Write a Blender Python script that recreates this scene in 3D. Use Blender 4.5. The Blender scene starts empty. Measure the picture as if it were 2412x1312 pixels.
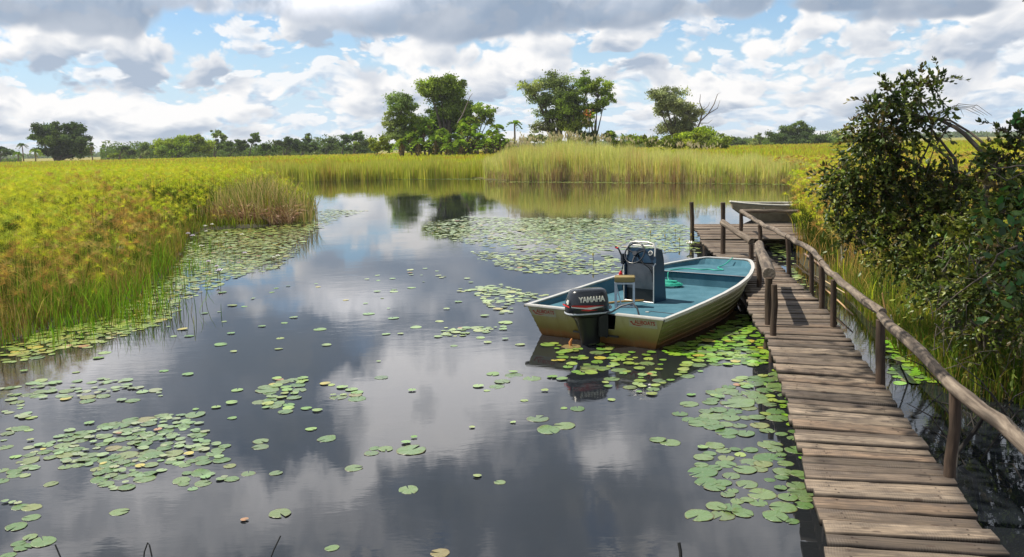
import bpy, bmesh, math, random
import numpy as np
from mathutils import Vector, Matrix, Quaternion, noise as mnoise
from math import radians as R, sin, cos, pi
random.seed(7)
S = bpy.context.scene
COL = S.collection
# ---------------------------------------------------------------- camera
CAM_H, PITCH, ROLL, FPX = 2.5, R(8.65), R(1.3), 2050.0
fw = Vector((0, cos(PITCH), -sin(PITCH))); rt0 = Vector((1, 0, 0)); up0 = Vector((0, sin(PITCH), cos(PITCH)))
rt = rt0 * cos(ROLL) - up0 * sin(ROLL); up = up0 * cos(ROLL) + rt0 * sin(ROLL)
cd = bpy.data.cameras.new('camera'); cam = bpy.data.objects.new('camera', cd); COL.objects.link(cam)
cd.sensor_width = 36.0; cd.lens = 36.0 * FPX / 2412.0; cd.clip_start = 0.1; cd.clip_end = 20000
m = Matrix((rt, up, -fw)).transposed().to_4x4(); m.translation = Vector((0, 0, CAM_H)); cam.matrix_world = m
S.camera = cam
def ray(px, py): return fw + rt * ((px - 1206) / FPX) + up * ((656 - py) / FPX)
def at(px, py, z=0.0):            # photo position on the level plane at height z
    d = ray(px, py); k = (z - CAM_H) / d.z; return Vector((d.x * k, d.y * k, z))
def atY(px, py, Y):               # photo position at distance Y
    d = ray(px, py); k = Y / d.y; return Vector((d.x * k, Y, CAM_H + d.z * k))
def azel(px, py):
    d = ray(px, py).normalized(); return math.atan2(d.x, d.y), math.asin(d.z)
# ---------------------------------------------------------------- view
S.view_settings.view_transform = 'Standard'; S.view_settings.look = 'None'
S.view_settings.exposure = 0.50; S.view_settings.gamma = 1.0
S.cycles.max_bounces = 6; S.cycles.diffuse_bounces = 2; S.cycles.glossy_bounces = 3; S.cycles.transmission_bounces = 3
S.cycles.transparent_max_bounces = 6; S.cycles.caustics_reflective = False; S.cycles.caustics_refractive = False
S.cycles.use_denoising = True
# ---------------------------------------------------------------- node helpers
class NT:
    def __init__(s, tree): s.t = tree; s.n = tree.nodes; s.l = tree.links
    def new(s, typ, **kw):
        n = s.n.new(typ)
        for k, v in kw.items(): setattr(n, k, v)
        return n
    def put(s, sock, v):
        if isinstance(v, bpy.types.NodeSocket): s.l.new(v, sock)
        elif v is not None:
            if sock.type == 'RGBA' and len(v) == 3: v = (*v, 1)
            sock.default_value = v
    def math(s, op, a, b=None, c=None, clamp=False):
        n = s.new('ShaderNodeMath', operation=op, use_clamp=clamp)
        for i, v in enumerate((a, b, c)):
            if v is not None: s.put(n.inputs[i], v)
        return n.outputs[0]
    def add(s, a, b): return s.math('ADD', a, b)
    def sub(s, a, b): return s.math('SUBTRACT', a, b)
    def mul(s, a, b): return s.math('MULTIPLY', a, b)
    def vmath(s, op, a, b=None, scale=None):
        n = s.new('ShaderNodeVectorMath', operation=op); s.put(n.inputs[0], a)
        if b is not None: s.put(n.inputs[1], b)
        if scale is not None: s.put(n.inputs['Scale'], scale)
        return n.outputs['Value'] if op in ('LENGTH', 'DOT_PRODUCT', 'DISTANCE') else n.outputs[0]
    def xyz(s, x, y, z=0.0):
        n = s.new('ShaderNodeCombineXYZ'); s.put(n.inputs[0], x); s.put(n.inputs[1], y); s.put(n.inputs[2], z); return n.outputs[0]
    def sep(s, v):
        n = s.new('ShaderNodeSeparateXYZ'); s.put(n.inputs[0], v); return n.outputs
    def ramp(s, v, a, b, c=0.0, d=1.0, smooth=True):
        n = s.new('ShaderNodeMapRange', interpolation_type='SMOOTHSTEP' if smooth else 'LINEAR')
        for i, q in enumerate((v, a, b, c, d)): s.put(n.inputs[i], q)
        return n.outputs[0]
    def mix(s, f, a, b, mode='MIX'):
        n = s.new('ShaderNodeMix', data_type='RGBA', blend_type=mode)
        s.put(n.inputs[0], f); s.put(n.inputs[6], a); s.put(n.inputs[7], b); return n.outputs[2]
    def noise(s, v, scale, detail=2.0, rough=0.5, dist=0.0, dim='3D', w=None, col=False, lac=2.0):
        n = s.new('ShaderNodeTexNoise', noise_dimensions=dim)
        if v is not None: s.put(n.inputs['Vector'], v)
        s.put(n.inputs['Scale'], scale); s.put(n.inputs['Detail'], detail); s.put(n.inputs['Roughness'], rough)
        s.put(n.inputs['Distortion'], dist); s.put(n.inputs['Lacunarity'], lac)
        return n.outputs['Color'] if col else n.outputs[0]
    def vor(s, v, scale, feature='F1', rnd=1.0, smooth=None, detail=0.0):
        n = s.new('ShaderNodeTexVoronoi', feature=feature, voronoi_dimensions='2D'); s.put(n.inputs['Vector'], v); s.put(n.inputs['Scale'], scale)
        s.put(n.inputs['Randomness'], rnd)
        if smooth is not None: s.put(n.inputs['Smoothness'], smooth)
        if 'Detail' in n.inputs: s.put(n.inputs['Detail'], detail)
        return n.outputs['Distance']
    def cr(s, v, stops):
        n = s.new('ShaderNodeValToRGB'); e = n.color_ramp.elements
        while len(e) < len(stops): e.new(0.5)
        for q, (p, c) in zip(e, stops): q.position = p; q.color = (*c, 1)
        s.put(n.inputs[0], v); return n.outputs[0]
# ---------------------------------------------------------------- sky and sun
SUN_EL, SUN_AZ = R(58), R(-80)        # azimuth measured from the view direction, to the left
W = bpy.data.worlds.new('World'); S.world = W; W.use_nodes = True
t = NT(W.node_tree); t.n.clear()
sky = t.new('ShaderNodeTexSky', sky_type='NISHITA', sun_disc=False, sun_elevation=SUN_EL, sun_rotation=SUN_AZ)
sky.air_density = 1.0; sky.dust_density = 0.6; sky.ozone_density = 1.6
D = t.new('ShaderNodeTexCoord').outputs['Generated']
dx, dy, dz = t.sep(D)
az = t.math('ARCTAN2', dx, dy); el = t.math('ARCSINE', dz)
# v: elevation stretched so that rows of cloud shrink towards the horizon
v = t.add(t.mul(t.math('LOGARITHM', t.add(t.math('MAXIMUM', el, 0.0), 0.045), math.e), 0.075), t.mul(el, 0.5))
P = t.xyz(az, v, 0.0)
def vv(e): return math.log(max(e, 0) + 0.045) * 0.075 + 0.5 * e
def blobs(lst, uv):
    """sum of soft bumps at photo positions: (px, py, rx, ry, weight); py below the horizon means the mirrored sky"""
    tot = None
    for px, py, rx, ry, w in lst:
        a0, e0 = azel(px, py); a1, e1 = azel(px + rx, py); _, e2 = azel(px, py - ry); _, e3 = azel(px, py + ry)
        if e0 < 0: e0, e2, e3 = -e0, -e2, -e3
        va, vb = sorted((vv(e2), vv(e3)))
        c = (a0, (va + vb) / 2, 0); r = (1 / max(abs(a1 - a0), 1e-3), 2 / max(vb - va, 1e-3), 0)
        q = t.vmath('LENGTH', t.vmath('MULTIPLY', t.vmath('SUBTRACT', uv, c), r))
        g = t.ramp(q, 0.1, 1.35, w, 0.0)
        tot = g if tot is None else t.add(tot, g)
    return tot
warp = t.vmath('SCALE', t.vmath('SUBTRACT', t.noise(P, 9.0, 2, 0.55, col=True, dim='2D'), (0.5, 0.5, 0.5)), scale=0.035)
PW = t.vmath('ADD', P, warp)
def coarse(uv, scale, seed, sy):
    return t.noise(t.vmath('ADD', t.vmath('MULTIPLY', uv, (1, sy, 1)), (seed, seed * 1.7, 0)), scale, 2, 0.5, dim='2D')
def fine(uv, scale, seed, sy, detail, rough):
    q = t.vmath('ADD', t.vmath('MULTIPLY', uv, (1, sy * .8, 1)), (seed + 5, seed * 1.7, 0))
    b = t.vor(t.vmath('ADD', q, (3.1, 1.2, 0)), scale * 3.2, 'F1', 1.0, detail=2.5)
    return t.add(t.mul(t.sub(t.noise(q, scale * 3.5, detail, rough, dim='2D'), 0.5), 0.34), t.mul(t.sub(0.42, b), 0.30))
def layer(bias, scale, seed, lo, soft, off, k, lit, shade, k2=2.6, sy=2.0, detail=6, rough=0.6):
    f0 = fine(PW, scale, seed, sy, detail, rough); c0 = coarse(PW, scale, seed, sy)
    f1 = fine(t.vmath('ADD', PW, (-0.004, 0.007, 0)), scale, seed, sy, max(detail - 2, 2), rough); c1 = coarse(t.vmath('ADD', PW, off), scale, seed, sy)
    d0 = t.add(t.add(c0, f0), bias)
    alpha = t.ramp(d0, lo, lo + soft); thick = t.ramp(d0, lo, lo + 0.30)
    g = t.add(t.add(t.mul(t.sub(c0, c1), k), t.mul(t.sub(f0, f1), k2)), t.sub(0.78, t.mul(thick, 0.58)))
    return alpha, t.mix(t.ramp(g, 0.0, 1.0, 0.0, 1.0, smooth=False), shade, lit)
# big white cumulus and grey shelves, at the places they have in the photograph
WHITE = [(250, 200, 420, 90, .10), (560, 170, 160, 70, .10), (790, 215, 150, 55, .11), (350, 120, 120, 40, .08), (900, 230, 80, 50, .08),
         (900, 85, 230, 65, .12), (700, 80, 90, 45, .06), (1250, 150, 220, 60, .09), (1600, 75, 300, 70, .08), (1560, 170, 130, 45, .08), (2150, 210, 130, 60, .07),
         (2260, 90, 260, 80, .08), (1850, 130, 120, 60, .02), (2330, 170, 180, 60, .06), (80, 110, 140, 50, .05),
         (440, 70, 95, 62, -.20), (600, 98, 90, 14, -.10), (930, 172, 240, 26, -.16), (1440, 133, 90, 10, -.06), (1820, 40, 70, 60, -.16), (1900, 110, 90, 70, -.07),
         (2000, 170, 70, 30, -.10), (2390, 240, 60, 40, -.10), (30, 240, 60, 50, .04), (1080, 110, 60, 45, -.10), (2330, 20, 100, 25, .04), (720, 140, 40, 40, -.1)]
# the sky above the frame, seen in the water
HIGH = [(150, 35, 230, 60, .34), (620, 18, 160, 36, .22), (590, 72, 60, 18, .24), (1180, 38, 560, 58, .36), (1580, 28, 300, 44, .30), (2230, 25, 280, 34, .34), (2000, 8, 200, 18, .2),
        (430, 70, 66, 60, -.30), (1840, 55, 60, 70, -.30), (900, 105, 200, 30, -.12)]
# brighter (+) and darker (-) stretches of the cloud overhead, mirrored in the water
TONE = [(900, 940, 170, 120, .55), (1130, 900, 220, 110, .40), (1000, 1020, 160, 60, .5), (720, 650, 160, 50, .5), (560, 650, 60, 30, .3), (820, 700, 160, 50, .25), (250, 860, 220, 90, .38), (1450, 1060, 90, 70, .5), (1700, 900, 200, 120, .15),
        (300, 1160, 200, 70, .35), (650, 1150, 200, 60, .42), (850, 1120, 70, 70, .45), (150, 1290, 260, 60, .3), (500, 1260, 300, 70, .25),
        (620, 840, 190, 110, -.55), (700, 1010, 190, 90, -.35), (1000, 1160, 150, 80, -.25), (1300, 1200, 380, 110, -.35), (1010, 940, 40, 60, -.4), (1250, 640, 260, 60, -.15), (950, 780, 300, 50, -.15), (450, 1000, 140, 50, -.15)]
up_fade = t.ramp(el, 0.125, 0.19, 0.0, 1.0)
a1, c1 = layer(t.mul(t.ramp(el, 0.03, 0.13), -0.10), 13.0, 4.0, 0.315, 0.12, (-0.004, 0.013, 0), 4.0, (8.8, 8.85, 9.0), (4.9, 6.0, 7.4), sy=2.4, detail=4)
a2, c2 = layer(t.add(blobs(WHITE, P), t.mul(up_fade, -0.3)), 6.2, 1.3, 0.345, 0.10, (-0.008, 0.032, 0), 3.4, (9.2, 9.1, 9.05), (4.0, 4.75, 5.9))
a3, c3 = layer(t.add(blobs(HIGH, P), t.ramp(el, 0.09, 0.2, -0.20, 0.30)), 3.9, 9.7, 0.36, 0.20, (-0.014, 0.035, 0), 2.4, (6.0, 6.4, 7.1), (2.8, 3.5, 4.6), k2=1.6, sy=1.4, detail=3, rough=0.5)
PT = t.vmath('ADD', P, t.vmath('SCALE', t.vmath('SUBTRACT', t.noise(P, 14.0, 4, 0.6, col=True, dim='2D'), (0.5, 0.5, 0.5)), scale=0.075))
tone = t.mul(blobs(TONE, PT), t.ramp(el, 0.13, 0.18, 0.0, 2.0))
tone = t.add(tone, t.mul(t.sub(t.noise(PT, 9.0, 4, 0.6, dim='2D'), 0.5), t.ramp(el, 0.12, 0.2, 0.0, 1.5)))
tone = t.add(tone, t.ramp(el, 0.13, 0.2, 0.0, 0.18)); c3 = t.mix(t.math('MAXIMUM', tone, 0.0), c3, (16.5, 16.2, 16.4)); c3 = t.mix(t.math('MAXIMUM', t.mul(tone, -1.3), 0.0), c3, (2.9, 3.5, 4.3))
skyc = t.mix(1.0, sky.outputs[0], (0.95, 1.15, 1.32), 'MULTIPLY')
hz = t.ramp(el, 0.0, 0.16, 0.95, 0.1)
skyc = t.mix(hz, skyc, (5.9, 7.4, 8.9))
skyc = t.mix(t.ramp(el, 0.14, 0.3, 0.0, 0.55), skyc, (2.6, 3.3, 4.4))
c = t.mix(t.mul(a1, 0.92), skyc, c1)
c = t.mix(a2, c, c2)
c = t.mix(t.mul(a3, 0.92), c, c3)
c = t.mix(t.ramp(el, 0.50, 0.85), c, t.mix(1.0, c, (0.42, 0.42, 0.42), 'MULTIPLY'))     # upper sky out of view, dimmed to cut the ambient light
bg = t.new('ShaderNodeBackground'); t.put(bg.inputs[0], c); bg.inputs[1].default_value = 0.078
out = t.new('ShaderNodeOutputWorld'); t.l.new(bg.outputs[0], out.inputs[0])
W.cycles.sampling_method = 'MANUAL'; W.cycles.sample_map_resolution = 512
sd = Vector((sin(SUN_AZ) * cos(SUN_EL), cos(SUN_AZ) * cos(SUN_EL), sin(SUN_EL)))
L = bpy.data.lights.new('sun', 'SUN'); L.energy = 5.0; L.angle = R(0.55); L.color = (1.0, 0.93, 0.80)
lo = bpy.data.objects.new('sun', L); COL.objects.link(lo); lo.rotation_euler = (-sd).to_track_quat('-Z', 'Y').to_euler(); lo.location = (0, 0, 50)
# ---------------------------------------------------------------- mesh helpers
rng = np.random.default_rng(11)
def mat(name, base=(0.5, 0.5, 0.5), rough=0.6, metal=0.0, spec=None):
    m = bpy.data.materials.new(name); m.use_nodes = True; n = NT(m.node_tree); b = m.node_tree.nodes['Principled BSDF']
    b.inputs['Base Color'].default_value = (*base, 1); b.inputs['Roughness'].default_value = rough; b.inputs['Metallic'].default_value = metal
    if spec is not None: b.inputs['Specular IOR Level'].default_value = spec
    return m, n, b
def set_in(n, b, name, sock): n.l.new(sock, b.inputs[name])
def bump(n, b, h, strength=0.3, dist=0.01):
    q = n.new('ShaderNodeBump'); q.inputs['Strength'].default_value = strength; q.inputs['Distance'].default_value = dist
    n.put(q.inputs['Height'], h); n.l.new(q.outputs[0], b.inputs['Normal']); return q
def tag(o, label=None, cat=None, group=None, kind=None):
    if label: o['label'] = label
    if cat: o['category'] = cat
    if group: o['group'] = group
    if kind: o['kind'] = kind
    return o
def empty(name, loc=(0, 0, 0), rz=0.0):
    o = bpy.data.objects.new(name, None); COL.objects.link(o); o.location = loc; o.rotation_euler = (0, 0, rz); o.empty_display_size = 0.2; return o
class MB:
    def __init__(s): s.v = []; s.f = []; s.mi = []; s.sm = []
    def add(s, vs, fs, mi=0, smooth=False):
        k = len(s.v); s.v += [tuple(q) for q in vs]
        for f in fs: s.f.append(tuple(i + k for i in f)); s.mi.append(mi); s.sm.append(smooth)
        return s
    def box(s, c, d, M=None, mi=0, bev=0.0):
        x, y, z = d[0] / 2, d[1] / 2, d[2] / 2
        if bev <= 0:
            vs = [Vector((i * x, j * y, k * z)) for i in (-1, 1) for j in (-1, 1) for k in (-1, 1)]
            fs = [(0, 1, 3, 2), (4, 6, 7, 5), (0, 4, 5, 1), (2, 3, 7, 6), (0, 2, 6, 4), (1, 5, 7, 3)]
        else:
            bm = bmesh.new(); bmesh.ops.create_cube(bm, size=1)
            for q in bm.verts: q.co = Vector((q.co.x * 2 * x, q.co.y * 2 * y, q.co.z * 2 * z))
            bmesh.ops.bevel(bm, geom=bm.edges[:], offset=bev, segments=2, affect='EDGES')
            bm.verts.index_update(); vs = [q.co.copy() for q in bm.verts]; fs = [[q.index for q in f.verts] for f in bm.faces]; bm.free()
        if M is not None: vs = [M @ q for q in vs]
        c = Vector(c); return s.add([q + c for q in vs], fs, mi, False)
    def tube(s, pts, rad, n=8, mi=0, cap=True, smooth=True, lump=0.0, seed=0):
        pts = [Vector(p) for p in pts]; rr = random.Random(seed)
        if not hasattr(rad, '__len__'): rad = [rad] * len(pts)
        t0 = (pts[1] - pts[0]).normalized(); a = t0.orthogonal().normalized(); vs = []; fs = []
        lob = [rr.uniform(1 - lump, 1 + lump) for _ in range(n)]
        for i, p in enumerate(pts):
            t1 = (pts[min(i + 1, len(pts) - 1)] - pts[max(i - 1, 0)]).normalized()
            a = (a - t1 * a.dot(t1)).normalized(); b = t1.cross(a)
            for k in range(n):
                th = 2 * pi * k / n; r = rad[i] * lob[k] * (1 + rr.uniform(-lump, lump) * 0.4)
                vs.append(p + (a * cos(th) + b * sin(th)) * r)
        for i in range(len(pts) - 1):
            for k in range(n):
                fs.append((i * n + k, i * n + (k + 1) % n, (i + 1) * n + (k + 1) % n, (i + 1) * n + k))
        s.add(vs, fs, mi, smooth)
        if cap:
            e = len(pts) - 1
            s.add([vs[k] for k in range(n)][::-1], [tuple(range(n))], mi); s.add([vs[e * n + k] for k in range(n)], [tuple(range(n))], mi)
        return s
    def prism(s, poly, z0, z1, mi=0):
        n = len(poly); vs = [(x, y, z0) for x, y in poly] + [(x, y, z1) for x, y in poly]
        fs = [tuple(range(n))[::-1], tuple(range(n, 2 * n))] + [(i, (i + 1) % n, n + (i + 1) % n, n + i) for i in range(n)]
        return s.add(vs, fs, mi)
    def grid(s, rows, mi=0, smooth=True, close=False):
        n = len(rows[0]); vs = [p for r in rows for p in r]; fs = []
        for i in range(len(rows) - 1):
            for k in range(n if close else n - 1): fs.append((i * n + k, i * n + (k + 1) % n, (i + 1) * n + (k + 1) % n, (i + 1) * n + k))
        return s.add(vs, fs, mi, smooth)
    def build(s, name, mats, parent=None, loc=None, M=None, autos=False):
        me = bpy.data.meshes.new(name); vs = s.v if M is None else [M @ Vector(q) for q in s.v]
        me.from_pydata([tuple(q) for q in vs], [], s.f)
        if not isinstance(mats, (list, tuple)): mats = [mats]
        for q in mats: me.materials.append(q)
        me.polygons.foreach_set('material_index', s.mi); me.polygons.foreach_set('use_smooth', s.sm); me.validate(); me.update()
        o = bpy.data.objects.new(name, me); COL.objects.link(o)
        if parent: o.parent = parent
        if loc is not None: o.location = loc
        return o
def np_mesh(name, V, F, C, m, parent=None, smooth=False):
    """V (n,3), F (m,3 or 4) int, C (n,3) colours"""
    me = bpy.data.meshes.new(name); V = np.asarray(V, np.float32); F = np.asarray(F, np.int32); k = F.shape[1]
    me.vertices.add(len(V)); me.vertices.foreach_set('co', V.ravel())
    me.loops.add(F.size); me.loops.foreach_set('vertex_index', F.ravel())
    me.polygons.add(len(F)); me.polygons.foreach_set('loop_start', np.arange(0, F.size, k, dtype=np.int32))
    me.polygons.foreach_set('loop_total', np.full(len(F), k, np.int32))
    if smooth: me.polygons.foreach_set('use_smooth', np.ones(len(F), bool))
    if C is not None:
        ca = me.color_attributes.new('Col', 'FLOAT_COLOR', 'POINT'); C4 = np.ones((len(V), 4), np.float32); C4[:, :3] = C
        ca.data.foreach_set('color', C4.ravel())
    me.materials.append(m); me.update(calc_edges=True)
    o = bpy.data.objects.new(name, me); COL.objects.link(o)
    if parent: o.parent = parent
    return o
class Acc:                         # gathers batches of (V, F triangles, C)
    def __init__(s): s.V = []; s.F = []; s.C = []; s.n = 0
    def add(s, V, F, C):
        V = V.reshape(-1, 3); s.V.append(V); s.F.append(F + s.n); s.C.append(C.reshape(-1, 3)); s.n += len(V)
    def build(s, name, m, parent=None, smooth=False): return np_mesh(name, np.concatenate(s.V), np.concatenate(s.F), np.concatenate(s.C), m, parent, smooth)
def strips(acc, P, W, C):
    """P (N,K,3) spine points, W (N,K,3) half-width vectors (last taken as a tip), C (N,3) or (N,K,3)"""
    N, K, _ = P.shape
    if C.ndim == 2: C = np.repeat(C[:, None, :], K, 1)
    V = np.concatenate([P[:, :-1] - W[:, :-1], P[:, :-1] + W[:, :-1], P[:, -1:]], 1)       # (N, 2(K-1)+1, 3)
    CC = np.concatenate([C[:, :-1], C[:, :-1], C[:, -1:]], 1)
    m_ = K - 1; T = []
    for i in range(m_ - 1): T += [(i, m_ + i, m_ + i + 1), (i, m_ + i + 1, i + 1)]
    T.append((m_ - 1, 2 * m_ - 1, 2 * m_)); T = np.array(T)
    F = (np.arange(N)[:, None, None] * (2 * m_ + 1) + T[None]).reshape(-1, 3)
    acc.add(V, F, CC)
def blades(acc, B, H, Wd, C, lean=0.25, K=4, droop=0.3, tip=None):
    N = len(B); th = rng.uniform(0, 2 * pi, N); l = rng.normal(0, lean, N) * H; fa = rng.uniform(0, pi, N) * 0.5 - pi / 4
    t = np.linspace(0, 1, K); d = np.stack([np.cos(th), np.sin(th), 0 * th], 1)
    P = B[:, None, :] + d[:, None, :] * (l[:, None] * t[None] ** 1.8)[..., None]
    P[..., 2] += H[:, None] * (t - droop * t ** 4 * 0.5)[None]
    w = Wd[:, None] * (1 - t ** 2)[None] * 0.5
    s = np.stack([np.cos(fa), np.sin(fa), 0 * fa], 1)[:, None, :] * w[..., None]
    CC = C
    if tip is not None: CC = C[:, None, :] * (1 - t[None, :, None] ** 2) + tip[:, None, :] * t[None, :, None] ** 2
    strips(acc, P, s, CC)
def pick(cols, N, jit=0.15, wts=None):
    cols = np.array(cols, float); i = rng.choice(len(cols), N, p=wts); c = cols[i]
    return np.clip(c * rng.uniform(1 - jit, 1 + jit, (N, 1)) * rng.uniform(1 - jit / 2, 1 + jit / 2, (N, 3)), 0.003, 0.9)
def inpoly(P, poly):
    x, y = P[:, 0], P[:, 1]; r = np.zeros(len(P), bool); n = len(poly)
    for i in range(n):
        x0, y0 = poly[i]; x1, y1 = poly[(i + 1) % n]
        if y0 == y1: continue
        c = ((y0 > y) != (y1 > y)) & (x < (x1 - x0) * (y - y0) / (y1 - y0) + x0); r ^= c
    return r
def polydist(P, poly, closed=True):
    d = np.full(len(P), 1e9); n = len(poly)
    for i in range(n if closed else n - 1):
        a = np.array(poly[i]); b = np.array(poly[(i + 1) % n]); ab = b - a; L2 = max((ab ** 2).sum(), 1e-9)
        t = np.clip(((P - a) @ ab) / L2, 0, 1); d = np.minimum(d, np.hypot(*(P - a - t[:, None] * ab).T))
    return d
def wpoly(pts, z=0.0): return [tuple(at(x, y, z)[:2]) for x, y in pts]
def sample(poly, n):
    q = np.array(poly); lo_, hi = q.min(0), q.max(0); out_ = np.zeros((0, 2))
    while len(out_) < n:
        p = rng.uniform(lo_, hi, (max(n, 64) * 2, 2)); out_ = np.concatenate([out_, p[inpoly(p, poly)]])
    return out_[:n]
def area(poly):
    q = np.array(poly); x, y = q.T; return abs((x * np.roll(y, -1) - y * np.roll(x, -1)).sum()) / 2
def vnoise(P, scale, seed=0):       # cheap smooth value noise in 2D, 0..1
    r = np.random.default_rng(seed); g = r.uniform(0, 1, (64, 64)); q = P[:, :2] / scale + 1000.0
    i = np.floor(q).astype(int); f = q - i; f = f * f * (3 - 2 * f)
    a = g[i[:, 0] % 64, i[:, 1] % 64]; b = g[(i[:, 0] + 1) % 64, i[:, 1] % 64]; c = g[i[:, 0] % 64, (i[:, 1] + 1) % 64]; d = g[(i[:, 0] + 1) % 64, (i[:, 1] + 1) % 64]
    return (a * (1 - f[:, 0]) + b * f[:, 0]) * (1 - f[:, 1]) + (c * (1 - f[:, 0]) + d * f[:, 0]) * f[:, 1]
# ---------------------------------------------------------------- materials
def foliage(name, trans=0.35, rough=0.55, gloss=0.0, tint=(1, 1, 1)):
    m = bpy.data.materials.new(name); m.use_nodes = True; n = NT(m.node_tree); n.n.clear()
    a = n.new('ShaderNodeAttribute', attribute_name='Col'); c = n.mix(1.0, a.outputs['Color'], tint, 'MULTIPLY')
    df = n.new('ShaderNodeBsdfDiffuse'); n.put(df.inputs[0], c); tr = n.new('ShaderNodeBsdfTranslucent'); n.put(tr.inputs[0], n.mix(1.0, c, (1.0, 1.12, 0.7), 'MULTIPLY'))
    mx = n.new('ShaderNodeMixShader'); mx.inputs[0].default_value = trans; n.l.new(df.outputs[0], mx.inputs[1]); n.l.new(tr.outputs[0], mx.inputs[2]); last = mx
    if gloss > 0:
        g = n.new('ShaderNodeBsdfGlossy'); g.inputs['Roughness'].default_value = rough; n.put(g.inputs[0], (0.9, 0.95, 1.0))
        m2 = n.new('ShaderNodeMixShader'); m2.inputs[0].default_value = gloss; n.l.new(mx.outputs[0], m2.inputs[1]); n.l.new(g.outputs[0], m2.inputs[2]); last = m2
    o = n.new('ShaderNodeOutputMaterial'); n.l.new(last.outputs[0], o.inputs[0]); return m
M_GRASS = foliage('grass_blades', 0.45); M_LEAF = foliage('shrub_leaves', 0.35, 0.45, 0.03)
M_STRAW = foliage('dry_stalks', 0.15); M_FAR = foliage('far_foliage', 0.38)
def wood(name, c1, c2, c3, scale=1.0, axis=0, rough=0.8):
    m, n, b = mat(name, c1, rough); tc = n.new('ShaderNodeTexCoord').outputs['Object']
    sc = [14.0, 14.0, 14.0]; sc[axis] = 1.1; q = n.vmath('MULTIPLY', tc, tuple(s_ * scale for s_ in sc))
    at_ = n.new('ShaderNodeAttribute', attribute_name='Col').outputs['Fac'] if False else None
    g = n.noise(q, 2.2, 8, 0.62, 0.4); g2 = n.noise(tc, 3.0, 3, 0.6)
    c = n.cr(g, [(0.30, c3), (0.48, c1), (0.72, c2)]); c = n.mix(n.ramp(g2, 0.35, 0.72, 0, 0.55), c, c3)
    set_in(n, b, 'Base Color', c); kn = n.ramp(n.vor(n.vmath('MULTIPLY', tc, tuple(q_ * .35 for q_ in sc)), 1.2), .08, .2, .8, 0); c = n.mix(kn, c, tuple(q_ * .5 for q_ in c3)); cr_k = n.ramp(n.noise(n.vmath('MULTIPLY', q, (1, 1, 1)), 1.1, 3, .5), .60, .64, 0, .8); c = n.mix(cr_k, c, tuple(q_ * .4 for q_ in c3)); set_in(n, b, 'Base Color', c); bump(n, b, n.sub(g, n.mul(cr_k, .6)), 0.8, 0.010); return m
M_POLE = wood('weathered_pole', (0.06, 0.038, 0.025), (0.13, 0.086, 0.058), (0.022, 0.015, 0.010), axis=2)
M_RAIL = wood('weathered_rail', (0.165, 0.13, 0.10), (0.31, 0.255, 0.20), (0.05, 0.036, 0.027), axis=1)
def plank_mat():
    m, n, b = mat('weathered_planks', (0.3, 0.25, 0.2), 0.78)
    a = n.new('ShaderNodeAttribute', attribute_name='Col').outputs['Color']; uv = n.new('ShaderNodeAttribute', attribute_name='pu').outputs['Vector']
    q = n.vmath('MULTIPLY', uv, (1.3, 26.0, 1.0)); g = n.noise(q, 2.0, 8, 0.65, 0.5)
    st = n.noise(n.vmath('MULTIPLY', uv, (3.0, 5.0, 1.0)), 2.0, 5, 0.6)
    ux, uy, uz = n.sep(uv); saw = n.math('SINE', n.add(n.mul(ux, 420.0), n.mul(st, 9.0)))
    patch = n.ramp(n.noise(n.vmath('ADD', n.vmath('MULTIPLY', uv, (0.9, 2.0, 1)), (9, 4, 0)), 2.0, 2), 0.48, 0.62)
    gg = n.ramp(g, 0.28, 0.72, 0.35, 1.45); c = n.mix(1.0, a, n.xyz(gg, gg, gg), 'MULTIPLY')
    c = n.mix(n.ramp(st, 0.42, 0.70, 0.0, 0.75), c, (0.065, 0.05, 0.042))
    c = n.mix(n.mul(n.mul(n.ramp(saw, 0.2, 1.0), patch), 0.10), c, (0.42, 0.37, 0.32))
    kn = n.ramp(n.vor(n.vmath('MULTIPLY', uv, (2.2, 6.0, 1)), 1.5), 0.05, 0.11, 0.75, 0.0); c = n.mix(kn, c, (0.05, 0.03, 0.022))
    set_in(n, b, 'Base Color', c); bump(n, b, n.add(g, n.mul(n.mul(saw, patch), 0.04)), 0.55, 0.006); return m
M_PLANK = plank_mat()
# ---------------------------------------------------------------- water and land
BANK = [(-900, 900), (-300, 850), (0, 812), (60, 795), (130, 768), (240, 750), (330, 692), (400, 640), (432, 590), (445, 560), (480, 541), (620, 533), (715, 512), (742, 492),
        (715, 480), (640, 466), (560, 440), (600, 429), (700, 420), (900, 417), (1130, 420), (1145, 424), (1300, 425), (1700, 427), (1800, 430), (1900, 436), (1962, 448), (1925, 470),
        (1900, 500), (1882, 540), (1868, 575), (1885, 620), (1935, 665), (1995, 705), (2080, 790), (2170, 880), (2260, 925), (2420, 950), (2900, 950)]
WPOLY = wpoly(BANK) + [(30, -12), (-40, -12)]
def land_h(P):
    d = polydist(P, WPOLY); s = np.where(inpoly(P, WPOLY), -d, d)
    return np.clip(s * 0.35, -0.7, 0.06) + 0.05 * np.clip(s, 0, 1) * (vnoise(P, 2.0, 3) - 0.3)
xs = np.unique(np.concatenate([np.arange(-16, 16, 0.4), np.arange(-60, 60, 2.0), np.arange(-300, 300, 15.0), np.linspace(-6000, 6000, 25)]))
ys = np.unique(np.concatenate([np.arange(-12, 40, 0.4), np.arange(40, 110, 1.5), np.arange(110, 400, 12.0), np.linspace(400, 9000, 22)]))
X, Y = np.meshgrid(xs, ys); GP = np.stack([X.ravel(), Y.ravel()], 1); nx, ny = len(xs), len(ys)
i, j = np.meshgrid(np.arange(nx - 1), np.arange(ny - 1)); i = i.ravel(); j = j.ravel()
F = np.stack([j * nx + i, j * nx + i + 1, (j + 1) * nx + i + 1, (j + 1) * nx + i], 1)
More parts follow.
